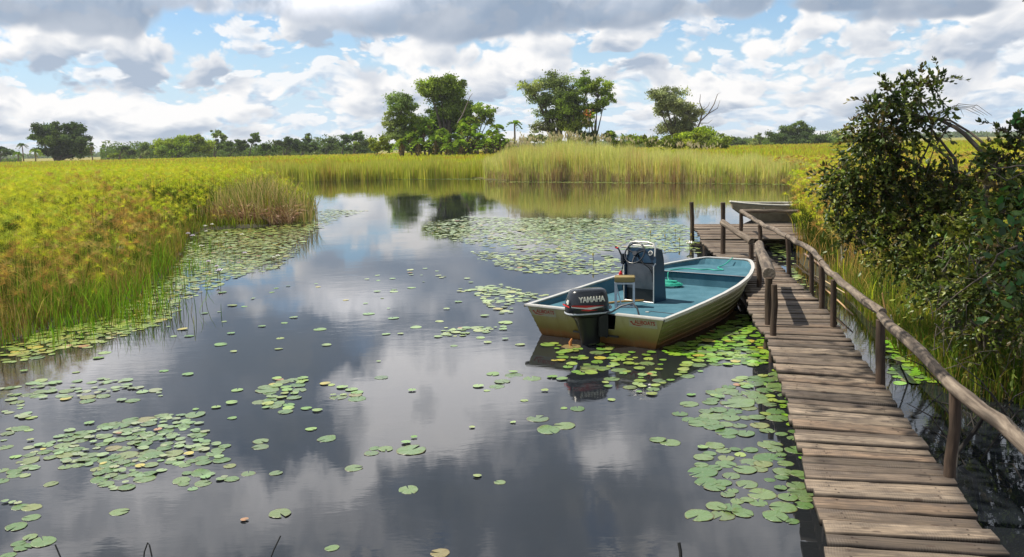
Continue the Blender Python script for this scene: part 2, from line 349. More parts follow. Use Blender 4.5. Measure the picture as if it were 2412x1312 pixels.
mg, n, b = mat('marsh_soil', (0.1, 0.09, 0.03), 0.95)
tc = n.new('ShaderNodeTexCoord').outputs['Object']
big = n.noise(n.vmath('MULTIPLY', tc, (1, 0.35, 1)), 0.035, 5, 0.6); fine = n.noise(n.vmath('MULTIPLY', tc, (1, 0.5, 1)), 0.8, 6, 0.7)
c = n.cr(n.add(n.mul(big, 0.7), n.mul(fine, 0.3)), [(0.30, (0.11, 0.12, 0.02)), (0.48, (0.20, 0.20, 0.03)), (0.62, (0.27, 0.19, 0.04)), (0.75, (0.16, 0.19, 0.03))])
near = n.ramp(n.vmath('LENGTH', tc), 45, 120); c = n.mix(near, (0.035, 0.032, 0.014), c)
set_in(n, b, 'Base Color', c); bump(n, b, fine, 0.6, 0.4)
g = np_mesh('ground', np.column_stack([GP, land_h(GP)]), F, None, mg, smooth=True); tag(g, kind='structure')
mw, n, b = mat('water', (0.03, 0.03, 0.03), 0.01); b.inputs['IOR'].default_value = 1.6
tc = n.new('ShaderNodeTexCoord').outputs['Object']
set_in(n, b, 'Base Color', n.cr(n.noise(tc, 0.25, 4, 0.6), [(0.35, (0.010, 0.013, 0.018)), (0.7, (0.018, 0.018, 0.018))]))
r1 = n.noise(n.vmath('MULTIPLY', tc, (1, 2.4, 1)), 2.2, 3, 0.55, 0.5); r2 = n.noise(n.vmath('MULTIPLY', tc, (1, 3.2, 1)), 11.0, 2, 0.5)
calm = n.ramp(n.noise(tc, 0.33, 3, 0.6), 0.42, 0.62, 0.25, 1.0)
bump(n, b, n.mul(n.add(r1, n.mul(r2, 0.22)), calm), 0.16, 0.008)
w = MB(); w.add([(-2500, -12, 0), (2500, -12, 0), (2500, 3000, 0), (-2500, 3000, 0)], [(0, 1, 2, 3)]); w = w.build('water', mw); tag(w, kind='structure')
# ---------------------------------------------------------------- boardwalk
DZ = 0.30
ST = [((2005, 1640), (2760, 1680)), ((1985, 1490), (2560, 1520)), ((1945, 1280), (2378, 1306)), ((1929, 1218), (2321, 1243)), ((1901, 1129), (2252, 1148)), ((1880, 1045), (2195, 1066)), ((1861, 975), (2141, 995)),
      ((1840, 901), (2094, 921)), ((1821, 845), (2045, 858)), ((1805, 792), (2000, 799)), ((1781, 762), (1977, 766)), ((1763, 727), (1946, 729)), ((1757, 690), (1910, 692)),
      ((1745, 650), (1862, 650)), ((1722, 622), (1830, 620)), ((1684, 600), (1804, 600)), ((1648, 566), (1772, 568))]
LP = [at(a[0], a[1], DZ) for a, b_ in ST]; RP = [at(b_[0], b_[1], DZ) for a, b_ in ST]
def lerp_poly(pts, s):
    i = min(int(s), len(pts) - 2); return pts[i].lerp(pts[i + 1], s - i)
def planks(pairs, width=0.15, tone=None, over=0.03, seed=1):
    """pairs: station lists (left, right). returns vertices, faces, colours and grain coordinates for one deck of planks"""
    rr = random.Random(seed); A, B = pairs; V = []; F_ = []; C = []; U = []
    cum = [0]
    for i in range(len(A) - 1): cum.append(cum[-1] + ((A[i] + B[i]) / 2 - (A[i + 1] + B[i + 1]) / 2).length)
    def par(d):
        for i in range(len(cum) - 1):
            if d <= cum[i + 1] or i == len(cum) - 2: return i + (d - cum[i]) / (cum[i + 1] - cum[i])
    d = 0.0; k = 0
    while d < cum[-1] - 0.05:
        w = width * rr.uniform(0.68, 1.2); gap = rr.choice([0.010, 0.014, 0.018, 0.022, 0.028, 0.042]); e = min(d + w, cum[-1])
        sk = rr.uniform(-0.012, 0.012)
        s0, s1 = par(d), par(e); a0, a1, b0, b1 = lerp_poly(A, s0), lerp_poly(A, s1), lerp_poly(B, s0), lerp_poly(B, s1)
        dirn = ((b0 + b1) - (a0 + a1)).normalized(); oa, ob = rr.uniform(-over, over * 0.9), rr.uniform(-over * 0.9, over)
        fwd = ((a1 + b1) - (a0 + b0)).normalized()
        q = [a0 - dirn * oa - fwd * sk, b0 + dirn * ob + fwd * sk, b1 + dirn * ob + fwd * sk * 0.7, a1 - dirn * oa - fwd * sk * 0.7]
        zt = rr.uniform(-0.009, 0.009); tl, tr_ = rr.uniform(-0.010, 0.010), rr.uniform(-0.010, 0.010); th = rr.uniform(0.034, 0.048); N = 8
        col = np.array(rr.choice([(0.175, 0.13, 0.095), (0.22, 0.17, 0.125), (0.13, 0.098, 0.074), (0.185, 0.13, 0.09), (0.26, 0.205, 0.155), (0.105, 0.08, 0.06)])) * rr.uniform(0.68, 1.08)
        base = len(V); wob = [rr.uniform(-0.006, 0.006) for _ in range(N + 1)]; wob2 = [rr.uniform(-0.006, 0.006) for _ in range(N + 1)]
        L_ = (q[1] - q[0]).length
        for i in range(N + 1):
            t_ = i / N; p0 = q[0].lerp(q[1], t_) + fwd * wob[i]; p1 = q[3].lerp(q[2], t_) + fwd * wob2[i]; z = zt + tl * (1 - t_) + tr_ * t_
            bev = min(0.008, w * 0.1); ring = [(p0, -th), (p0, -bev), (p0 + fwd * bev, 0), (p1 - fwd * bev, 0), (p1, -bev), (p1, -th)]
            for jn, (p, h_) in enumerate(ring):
                V.append((p.x, p.y, p.z + z + h_)); C.append(col * (.16 if jn in (0, 5) else .4 if jn in (1, 4) else 1.0)); U.append((t_ * L_ + k * 3.7, (p - p0).dot(fwd) + k * 1.31, 0))  # shade of the gaps painted into the colour of the lower plank edges
        for i in range(N):
            for jn in range(6):
                a_ = base + i * 6 + jn; b_ = base + i * 6 + (jn + 1) % 6; F_.append((a_, a_ + 6, b_ + 6, b_))
        F_.append((base, base + 1, base + 4, base + 5)); F_.append((base + 1, base + 2, base + 3, base + 4))
        e0 = base + N * 6; F_.append((e0, e0 + 5, e0 + 4, e0 + 1)); F_.append((e0 + 4, e0 + 3, e0 + 2, e0 + 1))
        for u_ in (0.14 / L_, 1 - 0.14 / L_):       # two nails over each stringer
            for w_ in (0.28, 0.72):
                if rr.random() < 0.12: continue
                c_ = q[0].lerp(q[1], u_).lerp(q[3].lerp(q[2], u_), w_ + rr.uniform(-.08, .08)) + dirn * rr.uniform(-.015, .015); zc = c_.z + zt + tl * (1 - u_) + tr_ * u_ + 0.0016; b0 = len(V); r_ = rr.uniform(.0055, .008)
                for h6 in range(6): V.append((c_.x + cos(h6 * pi / 3) * r_, c_.y + sin(h6 * pi / 3) * r_, zc)); C.append(np.array((.035, .022, .016))); U.append((k * 3.7, k * 1.31, 0))
                F_.append((b0, b0 + 1, b0 + 2, b0 + 3)); F_.append((b0 + 3, b0 + 4, b0 + 5, b0))
        d = e + gap; k += 1
    return V, F_, C, U
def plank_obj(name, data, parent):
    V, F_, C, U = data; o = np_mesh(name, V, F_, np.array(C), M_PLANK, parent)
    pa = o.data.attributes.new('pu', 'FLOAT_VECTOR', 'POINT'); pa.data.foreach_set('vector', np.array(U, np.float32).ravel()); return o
walk = empty('boardwalk'); tag(walk, 'long narrow weathered plank boardwalk with rough pole handrails leading past the moored boat', 'boardwalk')
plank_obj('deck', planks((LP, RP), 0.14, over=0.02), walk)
for pts, off in ((LP, 0.15), (RP, -0.15)):
    mb = MB(); path = []
    for i in range(len(pts)):
        dirn = (RP[i] - LP[i]).normalized(); p = pts[i] + dirn * off; path.append((p.x, p.y, DZ - 0.105))
    mb.tube(path, [0.062] * len(path), 8, lump=0.06, seed=3); mb.build('stringer', M_POLE, walk)
def pole(name, p0, p1, r0, r1, parent, m=M_POLE, bend=0.02, seed=0, n=10):
    rr = random.Random(seed); p0, p1 = Vector(p0), Vector(p1); K = 7; pts = []; side = (p1 - p0).orthogonal().normalized()
    ph = rr.uniform(0, 6); L_ = (p1 - p0).length
    for i in range(K):
        t_ = i / (K - 1); pts.append(p0.lerp(p1, t_) + side * bend * sin(t_ * 3.1 + 0.2) * L_ + Vector((rr.uniform(-1, 1), rr.uniform(-1, 1), 0)) * bend * 0.25 * L_ * (0 < i < K - 1))
    rad = [(r0 + (r1 - r0) * i / (K - 1)) * rr.uniform(0.93, 1.07) for i in range(K)]
    # local space along z so that the wood grain follows the pole
    d = (p1 - p0).normalized(); qt = d.to_track_quat('Z', 'Y'); inv = qt.inverted()
    mb = MB(); mb.tube([inv @ (q - p0) for q in pts], rad, n, lump=0.06, seed=seed)
    o = mb.build(name, m, parent); o.location = p0; o.rotation_mode = 'QUATERNION'; o.rotation_quaternion = qt; return o
M_DARKP = wood('wet_pile', (.05, .035, .025), (.09, .065, .05), (.02, .015, .012), axis=2)
# short piles under the walk
for k in range(2, len(ST) - 1, 1):
    if k in (6, 8): continue
    for pts, off in ((LP, 0.16), (RP, -0.14)):
        dirn = (RP[k] - LP[k]).normalized(); p = pts[k] + dirn * off + Vector((0, 0.04, 0))
        pole('pile', (p.x, p.y, -0.6), (p.x, p.y, DZ - 0.045), 0.05, 0.045, walk, M_DARKP, seed=k)
POSTS = [(2226, 1130, 2251, 918, .039), (2072, 905, 2075, 748, .042), (1963, 770, 1964, 655, .038), (1933, 728, 1936, 622, .040), (1909, 680, 1911, 592, .038), (1857, 637, 1856, 560, .042),
         (1791, 570, 1790, 528, .05), (1744, 545, 1746, 500, .05), (1785, 676, 1787, 580, .042), (1802, 765, 1812, 650, .046), (1815, 793, 1824, 670, .038), (1769, 612, 1770, 572, .052)]
tops = []
for k, (bx, by, tx, ty, r) in enumerate(POSTS):
    p = at(bx, by, DZ); q = atY(tx, ty, p.y + 0.0)
    base_ = Vector((p.x, p.y, -0.5)) + (p - q) * 0.3
    pole('rail_post', (base_.x, base_.y, -0.5), (q.x, q.y, q.z - (0.0 if k == 10 else 0.02)), r, r * 0.92, walk, bend=0.028, seed=20 + k); tops.append(q)
def rail(pts, rad, seed):
    pts = [Vector(p) for p in pts]; rr = random.Random(seed); P_ = []; R_ = []
    for i in range(len(pts) - 1):
        for s_ in range(5):
            t_ = s_ / 5; P_.append(pts[i].lerp(pts[i + 1], t_) + Vector((rr.uniform(-1, 1), 0, rr.uniform(-1, 1))) * 0.014); R_.append((rad[i] * (1 - t_) + rad[i + 1] * t_) * rr.uniform(0.90, 1.12))
    P_.append(pts[-1]); R_.append(rad[-1])
    o = P_[0]; d = (P_[-1] - P_[0]).normalized(); qt = d.to_track_quat('Y', 'Z'); inv = qt.inverted()
    mb = MB(); mb.tube([inv @ (q - o) for q in P_], R_, 10, lump=0.05, seed=seed); ob = mb.build('handrail', M_RAIL, walk); ob.location = o; ob.rotation_mode = 'QUATERNION'; ob.rotation_quaternion = qt
T = tops
def up_(p, h=0.02): return (p.x, p.y, p.z + h)
near0 = atY(2450, 1075, T[0].y - 1.15)
rail([near0 + (near0 - T[0]) * 0.6, near0, up_(T[0]), up_(T[1])], [.050, .049, .046, .040], 1)
rail([up_(T[1], .035), up_(T[2]), up_(T[3])], [.041, .038, .036], 2)
rail([up_(T[3], .03), up_(T[4]), up_(T[5])], [.038, .042, .042], 3)
rail([up_(T[5], .03), up_(T[6]), up_(T[7], .03)], [.045, .048, .05], 4)
p_ = atY(1880, 497, T[7].y - 0.2); rail([up_(T[7], .02), up_(p_, 0)], [.045, .04], 5)
rail([up_(T[8], .02), up_(T[9], .02)], [.062, .075], 6)
far_top = at(1700, 598, DZ); ft = atY(1703, 477, far_top.y)
pole('rail_post', (far_top.x, far_top.y, -0.5), ft, .05, .046, walk, bend=.02, seed=41)
rail([atY(1702, 522, far_top.y - .05), up_(T[11], .02)], [.06, .07], 7)
# ---------------------------------------------------------------- landing stage at the far end
land = empty('landing_stage'); tag(land, 'plank landing stage across the far end of the boardwalk beside the pale skiff', 'jetty')
A = [at(1640, 566, DZ + .004), at(1630, 527, DZ + .004)]; B = [at(1905, 566, DZ + .004), at(1880, 527, DZ + .004)]
A[0] = at(1652, 562, DZ + .004); B[0] = at(1905, 562, DZ + .004)
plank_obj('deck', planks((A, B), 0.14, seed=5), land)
for k_ in (0.12, 0.9):
    mb = MB(); a, b_ = A[0].lerp(A[1], k_), B[0].lerp(B[1], k_); mb.tube([(a.x, a.y, DZ - .1), (b_.x, b_.y, DZ - .1)], .06, 8); mb.build('stringer', M_POLE, land)
for px, py, tx, ty in ((1630, 541, 1629, 476),):
    p = at(px, py, DZ); q = atY(tx, ty, p.y); pole('mooring_post', (p.x, p.y, -.5), q, .055, .05, land, seed=51)
for s_, t_ in ((.05, .1), (.95, .1), (.3, .9), (.7, .9), (.5, .1)):
    p = A[0].lerp(B[0], s_).lerp(A[1].lerp(B[1], s_), t_); pole('pile', (p.x, p.y, -.6), (p.x, p.y, DZ - .05), .06, .06, land, seed=int(s_ * 100))
# ---------------------------------------------------------------- motor boat
def paint(name, c, rough=0.4, metal=0.0, nz=0.0, ns=8):
    m, n, b = mat(name, c, rough, metal)
    if nz:
        tc = n.new('ShaderNodeTexCoord').outputs['Object']; g = n.noise(tc, ns, 5, 0.65)
        set_in(n, b, 'Base Color', n.mix(n.ramp(g, 0.35, 0.7, 0, nz), c, tuple(x * 0.45 for x in c))); bump(n, b, g, 0.15, 0.004)
    return m
def hull_mat(name, aft):
    m, n, b = mat(name, (0.3, 0.3, 0.2), 0.45, 0.35)
    tc = n.new('ShaderNodeTexCoord').outputs['Object']; x, y, z = n.sep(tc)
    g = n.noise(n.vmath('MULTIPLY', tc, (1, 1, 0.5)), 6.0, 6, 0.65); h = n.add(z, n.mul(n.sub(g, 0.5), 0.16))
    c = n.cr(n.ramp(h, -0.05, 0.46, smooth=False), [(0.0, (0.12, 0.055, 0.016)), (0.22, (0.26, 0.12, 0.03)), (0.32, (0.22, 0.17, 0.04)), (0.55, (0.31, 0.28, 0.095)), (0.80, (0.41, 0.385, 0.22)), (1.0, (0.50, 0.48, 0.36))])
    dn = n.noise(n.vmath('MULTIPLY', tc, (5, 5, 0.8)), 4.0, 5, 0.6); c = n.mix(n.ramp(dn, 0.5, 0.75, 0, 0.45), c, (0.22, 0.18, 0.08))
    set_in(n, b, 'Base Color', c); bump(n, b, g, 0.2, 0.01); return m
M_HULL = hull_mat('stained_aluminium', True)
M_ALU = paint('bare_aluminium', (0.62, 0.61, 0.58), 0.38, 0.35, 0.25, 20)
def carpet(name, c):
    m, n, b = mat(name, c, 0.95, 0, 0.15); tc = n.new('ShaderNodeTexCoord').outputs['Object']
    f = n.noise(tc, 220, 2, 0.7); g = n.noise(tc, 3.0, 5, 0.65)
    q = n.mix(n.ramp(g, 0.3, 0.72), c, tuple(x * 1.35 + 0.02 for x in c)); q = n.mix(n.ramp(f, 0.35, 0.65, 0.0, 0.35), q, tuple(x * 0.6 for x in c))
    spots = n.ramp(n.noise(tc, 30, 3, 0.6), 0.66, 0.72, 0, 0.5); q = n.mix(spots, q, (0.2, 0.22, 0.2))
    set_in(n, b, 'Base Color', q); bump(n, b, f, 0.5, 0.003); return m
M_CARPET = carpet('blue_carpet', (0.045, 0.125, 0.170)); M_BLUE = paint('blue_paint', (0.008, 0.035, 0.075), 0.35, 0, 0.3, 6)
M_CHAR = paint('charcoal_paint', (0.018, 0.022, 0.030), 0.25, 0, 0.0); M_BLACK = paint('black_paint', (0.010, 0.011, 0.013), 0.35, 0, 0.2, 12)
M_WHITE = paint('white_paint', (0.72, 0.72, 0.70), 0.45, 0, 0.15, 15); M_RED = paint('red_paint', (0.55, 0.02, 0.02), 0.4); M_STK = paint('sticker_paper', (0.38, 0.38, 0.27), 0.6, 0, .3, 30)
M_GREYW = paint('grey_painted_steel', (0.48, 0.52, 0.58), 0.5, 0.0, 0.3, 30)
M_DKST = paint('worn_dark_steel', (0.10, 0.105, 0.115), 0.45, 0.4, 0.4, 30)
M_STEEL = paint('brushed_steel', (0.17, 0.18, 0.20), 0.30, 0.9, 0.6, 3)
M_SEAT = wood('mossy_wood', (0.24, 0.19, 0.075), (0.32, 0.26, 0.11), (0.12, 0.085, 0.03), 1.5)
M_ROPE = paint('teal_rope', (0.02, 0.34, 0.25), 0.6); M_YEL = paint('dull_gold', (0.5, 0.4, 0.1), 0.5)
M_DKRED = paint('dark_red_print', (0.30, 0.035, 0.02), 0.6)
HX, HY = Vector((0.806, -0.592, 0)), Vector((0.592, 0.806, 0)); BO = Vector((1.0, 10.82, 0))
boat = empty('motorboat', BO, math.atan2(HX.y, HX.x)); tag(boat, 'aluminium motorboat with blue carpeted deck and outboard engine moored against the boardwalk', 'boat')
HB = [(0, 1.0), (0.6, 1.01), (1.2, 1.015), (1.8, 1.01), (2.4, 0.97), (2.9, 0.90), (3.3, 0.81), (3.7, 0.69), (4.0, 0.57), (4.22, 0.46), (4.34, 0.38), (4.375, 0.30)]
def gz(f): return 0.40 + 0.17 * (f / 4.4) ** 1.4
def outline(t=0.0, inset=0.0):
    """plan outline from port stern round the bow to starboard stern; t = 0 at the gunwale, 1 at the chine"""
    pts = []
    for s_ in (-1, 1):
        half = []
        for f, b_ in HB: half.append((s_ * (b_ - inset) * (1 - 0.215 * t), (f - (inset if f > 4.3 else 0)) * (1 - 0.16 * t * (f / 4.4) ** 2) + 0.14 * t * (1 - f / 4.4) ** 3))
        pts.append(half)
    front = [(-0.15, 4.375), (0, 4.38), (0.15, 4.375)]; front = [(x, (y - inset) * (1 - 0.16 * t)) for x, y in front]
    return pts[0] + front + pts[1][::-1]
def fz(f, t, z1=-0.14): return gz(f) * (1 - t) + (z1 + 0.18 * max(0, f / 4.4 - 0.55) * 2 * t) * t
# skin with lapped strakes
rows = []; NS = 8; base = outline(0)
for k in range(NS):
    for e, off in ((k / NS, 0.012), ((k + 0.92) / NS, 0.0)):
        o_ = outline(e); row = []
        for (x, y), (bx, by) in zip(o_, base):
            d = Vector((x * 1.0, max(0, y - 3.6) * 1.0, 0)); d = d.normalized() * off if d.length else Vector()
            row.append((x + d.x, y + d.y, fz(max(0, min(4.4, by)), e)))
        rows.append(row)
rows.append([(x, y, fz(max(0, min(4.4, by)), 1.0)) for (x, y), (bx, by) in zip(outline(1.0), base)])
mb = MB(); mb.grid(rows, smooth=False)
bot = rows[-1]; nb = len(bot); mb.add(bot, [(i, i + 1, nb - 2 - i, nb - 1 - i) for i in range(nb // 2 - 1)])
mb.build('hull', M_HULL, boat)
# inner lining
mb = MB(); r0 = [(x, y, gz(max(0, min(4.4, by))) - 0.01) for (x, y), (bx, by) in zip(outline(0, 0.025), base)]; r1 = [(x, y, 0.0) for (x, y), _ in zip(outline(0.75, 0.025), base)]
mb.grid([r1, r0], smooth=False); mb.build('lining', M_CARPET, boat)
# gunwale
mb = MB(); prof = [(-0.022, 0.0), (-0.022, 0.014), (0.03, 0.016), (0.034, -0.022), (0.016, -0.022), (0.014, 0.0)]; rr_ = []
for k, ((x, y), (bx, by)) in enumerate(zip(outline(0), base)):
    o2 = outline(0); a = o2[max(k - 1, 0)]; c = o2[min(k + 1, len(o2) - 1)]; tn = Vector((c[0] - a[0], c[1] - a[1], 0)).normalized(); nr = Vector((-tn.y, tn.x, 0))
    if k == 0 : nr = Vector((-1, 0, 0))
    if k == len(o2) - 1: nr = Vector((1, 0, 0))
    if nr.dot(Vector((x, y - 2.0, 0))) < 0: nr = -nr
    rr_.append([(x + nr.x * u, y + nr.y * u - (0.03 if k in (0, len(o2) - 1) else 0), gz(max(0, min(4.4, by))) + h_) for u, h_ in prof])
mb.grid(rr_, close=True, smooth=False); mb.build('gunwale', M_ALU, boat)
# transom with the engine notch
def tr_pt(x, z): s_ = (0.40 - z) / 0.54; return (x, 0.14 * s_ - 0.005, z)
mb = MB(); NX0, NX1, NZ = -0.26, 0.30, 0.19
for poly in ([(-1.0, .40), (NX0 - .05, .40), (NX0, NZ), (NX0, -.14), (-.785, -.14)], [(NX1 + .05, .40), (1.0, .40), (.785, -.14), (NX1, -.14), (NX1, NZ)], [(NX0, NZ), (NX1, NZ), (NX1, -.14), (NX0, -.14)]):
    a = [tr_pt(x, z) for x, z in poly]; b_ = [(x, y + 0.035, z) for x, y, z in a]; n_ = len(a)
    mb.add(a + b_, [tuple(range(n_)), tuple(range(n_, 2 * n_))[::-1]] + [(i, i + n_, (i + 1) % n_ + n_, (i + 1) % n_) for i in range(n_)])
mb.build('transom', M_HULL, boat)
for x0, x1 in ((-1.02, NX0 - .05), (NX1 + .05, 1.02)): mb = MB(); mb.box(((x0 + x1) / 2, 0.0, 0.408), (x1 - x0, 0.075, 0.026), bev=0.006); mb.build('transom_cap', M_ALU, boat)
def deck_poly(f0, f1, z, inset=0.03, t=0.0):
    L_ = []
    def hb(f):
        for (fa, ba), (fb, bb) in zip(HB, HB[1:]):
            if fa <= f <= fb: return ba + (bb - ba) * (f - fa) / (fb - fa)
        return HB[-1][1]
    fs = [f0] + [f for f, _ in HB if f0 < f < f1] + [f1]; tz = lambda f: (gz(f) - z) / (gz(f) + 0.14)
    Rr = [((hb(f) - inset) * (1 - 0.215 * tz(f)), f) for f in fs]; return [(-x, y) for x, y in Rr] + Rr[::-1]
mb = MB(); mb.prism(deck_poly(0.9, 3.3, .27, .035), .255, .27); mb.build('floor', M_CARPET, boat)
# stern deck, in two wings and a rear strip around the motor well
mb = MB(); z0, z1 = .24, .335; P1 = deck_poly(0.05, 1.02, z1)
hbL = -0.955
mb.prism([(-0.945, .04), (NX0 - .06, .04), (NX0 - .06, 1.02), (-0.965, 1.02)], z1 - .012, z1); mb.prism([(NX1 + .06, .04), (0.945, .04), (0.965, 1.02), (NX1 + .06, 1.02)], z1 - .012, z1); mb.prism([(-.90, 1.0), (.90, 1.0), (.90, 1.018), (-.90, 1.018)], .25, z1 - .013)
mb.prism([(NX0 - .06, .34), (NX1 + .06, .34), (NX1 + .06, 1.02), (NX0 - .06, 1.02)], z1 - .012, z1); mb.build('stern_deck', M_CARPET, boat)
mb = MB(); mb.prism([(NX0 - .05, .04), (NX1 + .05, .04), (NX1 + .05, .335), (NX0 - .05, .335)], .10, .12); mb.build('motor_well', M_BLACK, boat)
mb = MB(); mb.prism(deck_poly(3.25, 4.36, .47, .04), .455, .47); mb.prism([(-.72, 3.26), (.72, 3.26), (.72, 3.275), (-.72, 3.275)], .27, .454); mb.build('bow_deck', M_CARPET, boat)
mb = MB(); mb.tube([(-0.77, 3.245, .468), (0.77, 3.245, .468)], .012, 8); mb.build('bow_deck_edge', M_BLUE, boat)
mb = MB(); mb.box((.62, .70, .338), (.34, .012, .006)); mb.build('hatch_seam', M_DKST, boat); mb = MB(); mb.box((.46, .62, .342), (.05, .03, .012), bev=.004); mb.build('deck_cleat', M_ALU, boat)
# steering console: local frame centred on its aft face
con = empty('steering_console', (-0.16, 1.56, .27)); con.parent = boat; con.rotation_euler = (0, 0, R(-4))
w2 = .245; prof = [(0.0, 0.0), (0.34, 0.0), (0.27, .60), (0.22, .74), (0.08, .77), (0.055, .56), (0.0, .52)]   # (forward, up)
mb = MB()
for s_ in (-1, 1):
    x0 = s_ * w2; x1 = s_ * (w2 - .018); a = [(x0, f, z) for f, z in prof]; b_ = [(x1, f, z) for f, z in prof]; n_ = len(a); fs = [tuple(range(n_)), tuple(range(n_, 2 * n_))[::-1]] + [(i, i + n_, (i + 1) % n_ + n_, (i + 1) % n_) for i in range(n_)]
    mb.add(a + b_, fs)
mb.grid([[(x, f, z) for x in (-w2 + .018, w2 - .018)] for f, z in ((0.335, 0.0), (0.266, .60), (0.216, .735), (0.08, .765), (0.055, .56))], smooth=False)
mb.build('housing', M_BLUE, con)
mb = MB(); mb.box((0, .035, .37), (2 * w2 - .05, .008, .36)); mb.build('metal_panel', M_STEEL, con)
mb = MB(); mb.box((0, .05, .10), (2 * w2 - .04, .01, .18)); mb.build('lower_panel', M_BLACK, con)
mb = MB(); mb.tube([(-w2, -.004, .0), (-w2, -.004, .52)], .008, 6); mb.tube([(w2, -.004, .0), (w2, -.004, .52)], .008, 6); mb.tube([(-w2, 0, .01), (w2, 0, .01)], .010, 6); mb.build('edge_trim', M_ALU, con)
# wheel
wc = Vector((-.05, -.03, .70)); tilt = Matrix.Rotation(R(62), 3, 'X'); ring = [wc + tilt @ Vector((.155 * cos(a), .155 * sin(a), .0)) for a in np.linspace(0, 2 * pi, 33)]
mb = MB(); mb.tube(ring, .011, 8, cap=False)
for a in (R(20), R(160), R(270)): mb.tube([wc + tilt @ Vector((0, 0, -.03)), wc + tilt @ Vector((.15 * cos(a), .15 * sin(a), 0))], [.016, .009], 6)
mb.tube([wc + tilt @ Vector((0, 0, .0)), wc + tilt @ Vector((0, 0, -.07))], [.035, .03], 12); mb.tube([wc + tilt @ Vector((0, 0, -.03)), wc + Vector((0, .12, -.06))], .018, 8); mb.build('steering_wheel', M_CHAR, con)
mb = MB(); gp = Vector((.155, .062, .70)); mb.tube([gp + tilt @ Vector((0, 0, .012)), gp], .034, 20); mb.build('gauge', M_WHITE, con)
mb = MB(); mb.tube([gp + tilt @ Vector((0, 0, .016)), gp + tilt @ Vector((0, 0, .010))], .027, 20); mb.build('gauge_dial', M_CHAR, con)
mb = MB(); path = [(-w2 + .02, .06, .66), (-w2 + .02, .07, .78), (-w2 + .06, .075, .835), (-.1, .08, .85), (.1, .08, .85), (w2 - .06, .075, .835), (w2 - .02, .07, .78), (w2 - .02, .06, .66)]
mb.tube(path, .013, 8); mb.tube([(-w2 + .03, .075, .80), (w2 - .03, .075, .80)], .008, 6); mb.build('grab_rail', M_ALU, con)
mb = MB(); mb.box((-w2 - .03, .03, .60), (.05, .09, .15), bev=.01); mb.tube([(-w2 - .045, .02, .62), (-w2 - .07, -.03, .74), (-w2 - .12, -.04, .775)], [.012, .012, .016], 8); mb.tube([(-w2 - .03, .03, .53), (-w2 - .06, 0, .35), (-w2 - .02, .02, .12)], .009, 6); mb.build('throttle', M_CHAR, con)
mb = MB(); mb.tube([(-w2 - .045, -.02, .32), (-w2 - .045, -.02, .40)], [.03, .03], 10); mb.tube([(-w2 - .045, -.02, .40), (-w2 - .045, -.02, .43)], [.018, .010], 8); mb.build('kill_switch', M_RED, con); mb = MB(); mb.tube([(-w2 - .12, -.042, .765), (-w2 - .08, -.035, .755)], .014, 6); mb.build('throttle_grip', M_RED, con)
mb = MB(); mb.tube([(-.02, .02, .64), (.06, -.01, .57), (.17, .0, .50), (.21, .02, .42), (.21, .03, .3)], .009, 6); mb.build('cable', M_BLACK, con)
# outboard engine, turned on its pivot
eng = empty('outboard_engine', (0.06, 0.0, 0.0)); eng.parent = boat; eng.rotation_euler = (0, 0, R(-38)); eng.scale = (.92, .92, .92)
def loft(sections, mi=0, n=24, p=3.2):
    """sections: (z, centre y, half width, half length) -> rounded-box rings"""
    rows = []
    for z, cy, hw, hl in sections:
        row = []
        for k in range(n):
            a = 2 * pi * k / n; c_, s_ = cos(a), sin(a); q = (abs(c_) ** p + abs(s_) ** p) ** (-1 / p); row.append((c_ * q * hw, cy + s_ * q * hl, z))
        rows.append(row)
    return rows
CY = -.13
mb = MB(); rows = loft([(.455, CY, .155, .285), (.47, CY, .168, .30), (.55, CY - .002, .170, .302), (.64, CY + .005, .162, .285), (.72, CY + .01, .150, .262), (.755, CY + .012, .140, .245), (.772, CY + .012, .118, .215), (.776, CY + .012, .0, .0)])
mb.grid(rows, smooth=True, close=True); mb.build('cowling', M_CHAR, eng)
mb = MB(); rows = loft([(.372, CY + .05, .08, .17), (.40, CY + .02, .135, .25), (.43, CY, .155, .288), (.458, CY, .158, .292)]); mb.grid(rows, smooth=True, close=True); mb.build('lower_cowling', M_BLACK, eng)
mb = MB(); rows = loft([(.446, CY, .172, .305), (.449, CY, .176, .309), (.464, CY, .176, .309), (.467, CY, .172, .305)]); mb.grid(rows, smooth=False, close=True); mb.build('cowling_seal', M_GREYW, eng)
mb = MB(); rows = loft([(-.55, CY + .06, .025, .07), (-.25, CY + .06, .035, .10), (.0, CY + .05, .05, .13), (.2, CY + .04, .075, .16), (.33, CY + .04, .10, .20), (.40, CY + .03, .12, .24)], p=2.4); mb.grid(rows, close=True)
mb.add([(x, CY + .03 + y, -.03) for x, y in ((-.09, -.30), (.09, -.30), (.11, .1), (-.11, .1))] + [(x, CY + .03 + y, -.012) for x, y in ((-.09, -.30), (.09, -.30), (.11, .1), (-.11, .1))], [(3, 2, 1, 0), (4, 5, 6, 7), (0, 1, 5, 4), (1, 2, 6, 5), (2, 3, 7, 6), (3, 0, 4, 7)])
mb.build('midsection', M_BLACK, eng)
mb = MB(); mb.tube([(0, CY - .24, -.02), (0, CY - .25, .05), (0, CY - .22, .10)], [.02, .022, .012], 8); mb.build('trim_tab', paint('rusty_orange', (.42, .16, .04), .7), eng)
mb = MB(); mb.box((-.12, .06, .27), (.03, .14, .30), bev=.008); mb.box((.12, .06, .27), (.03, .14, .30), bev=.008); mb.tube([(-.14, .05, .40), (.14, .05, .40)], .022, 10); mb.tube([(-.13, .10, .12), (.13, .10, .12)], .02, 8); mb.build('clamp_bracket', M_BLACK, eng)
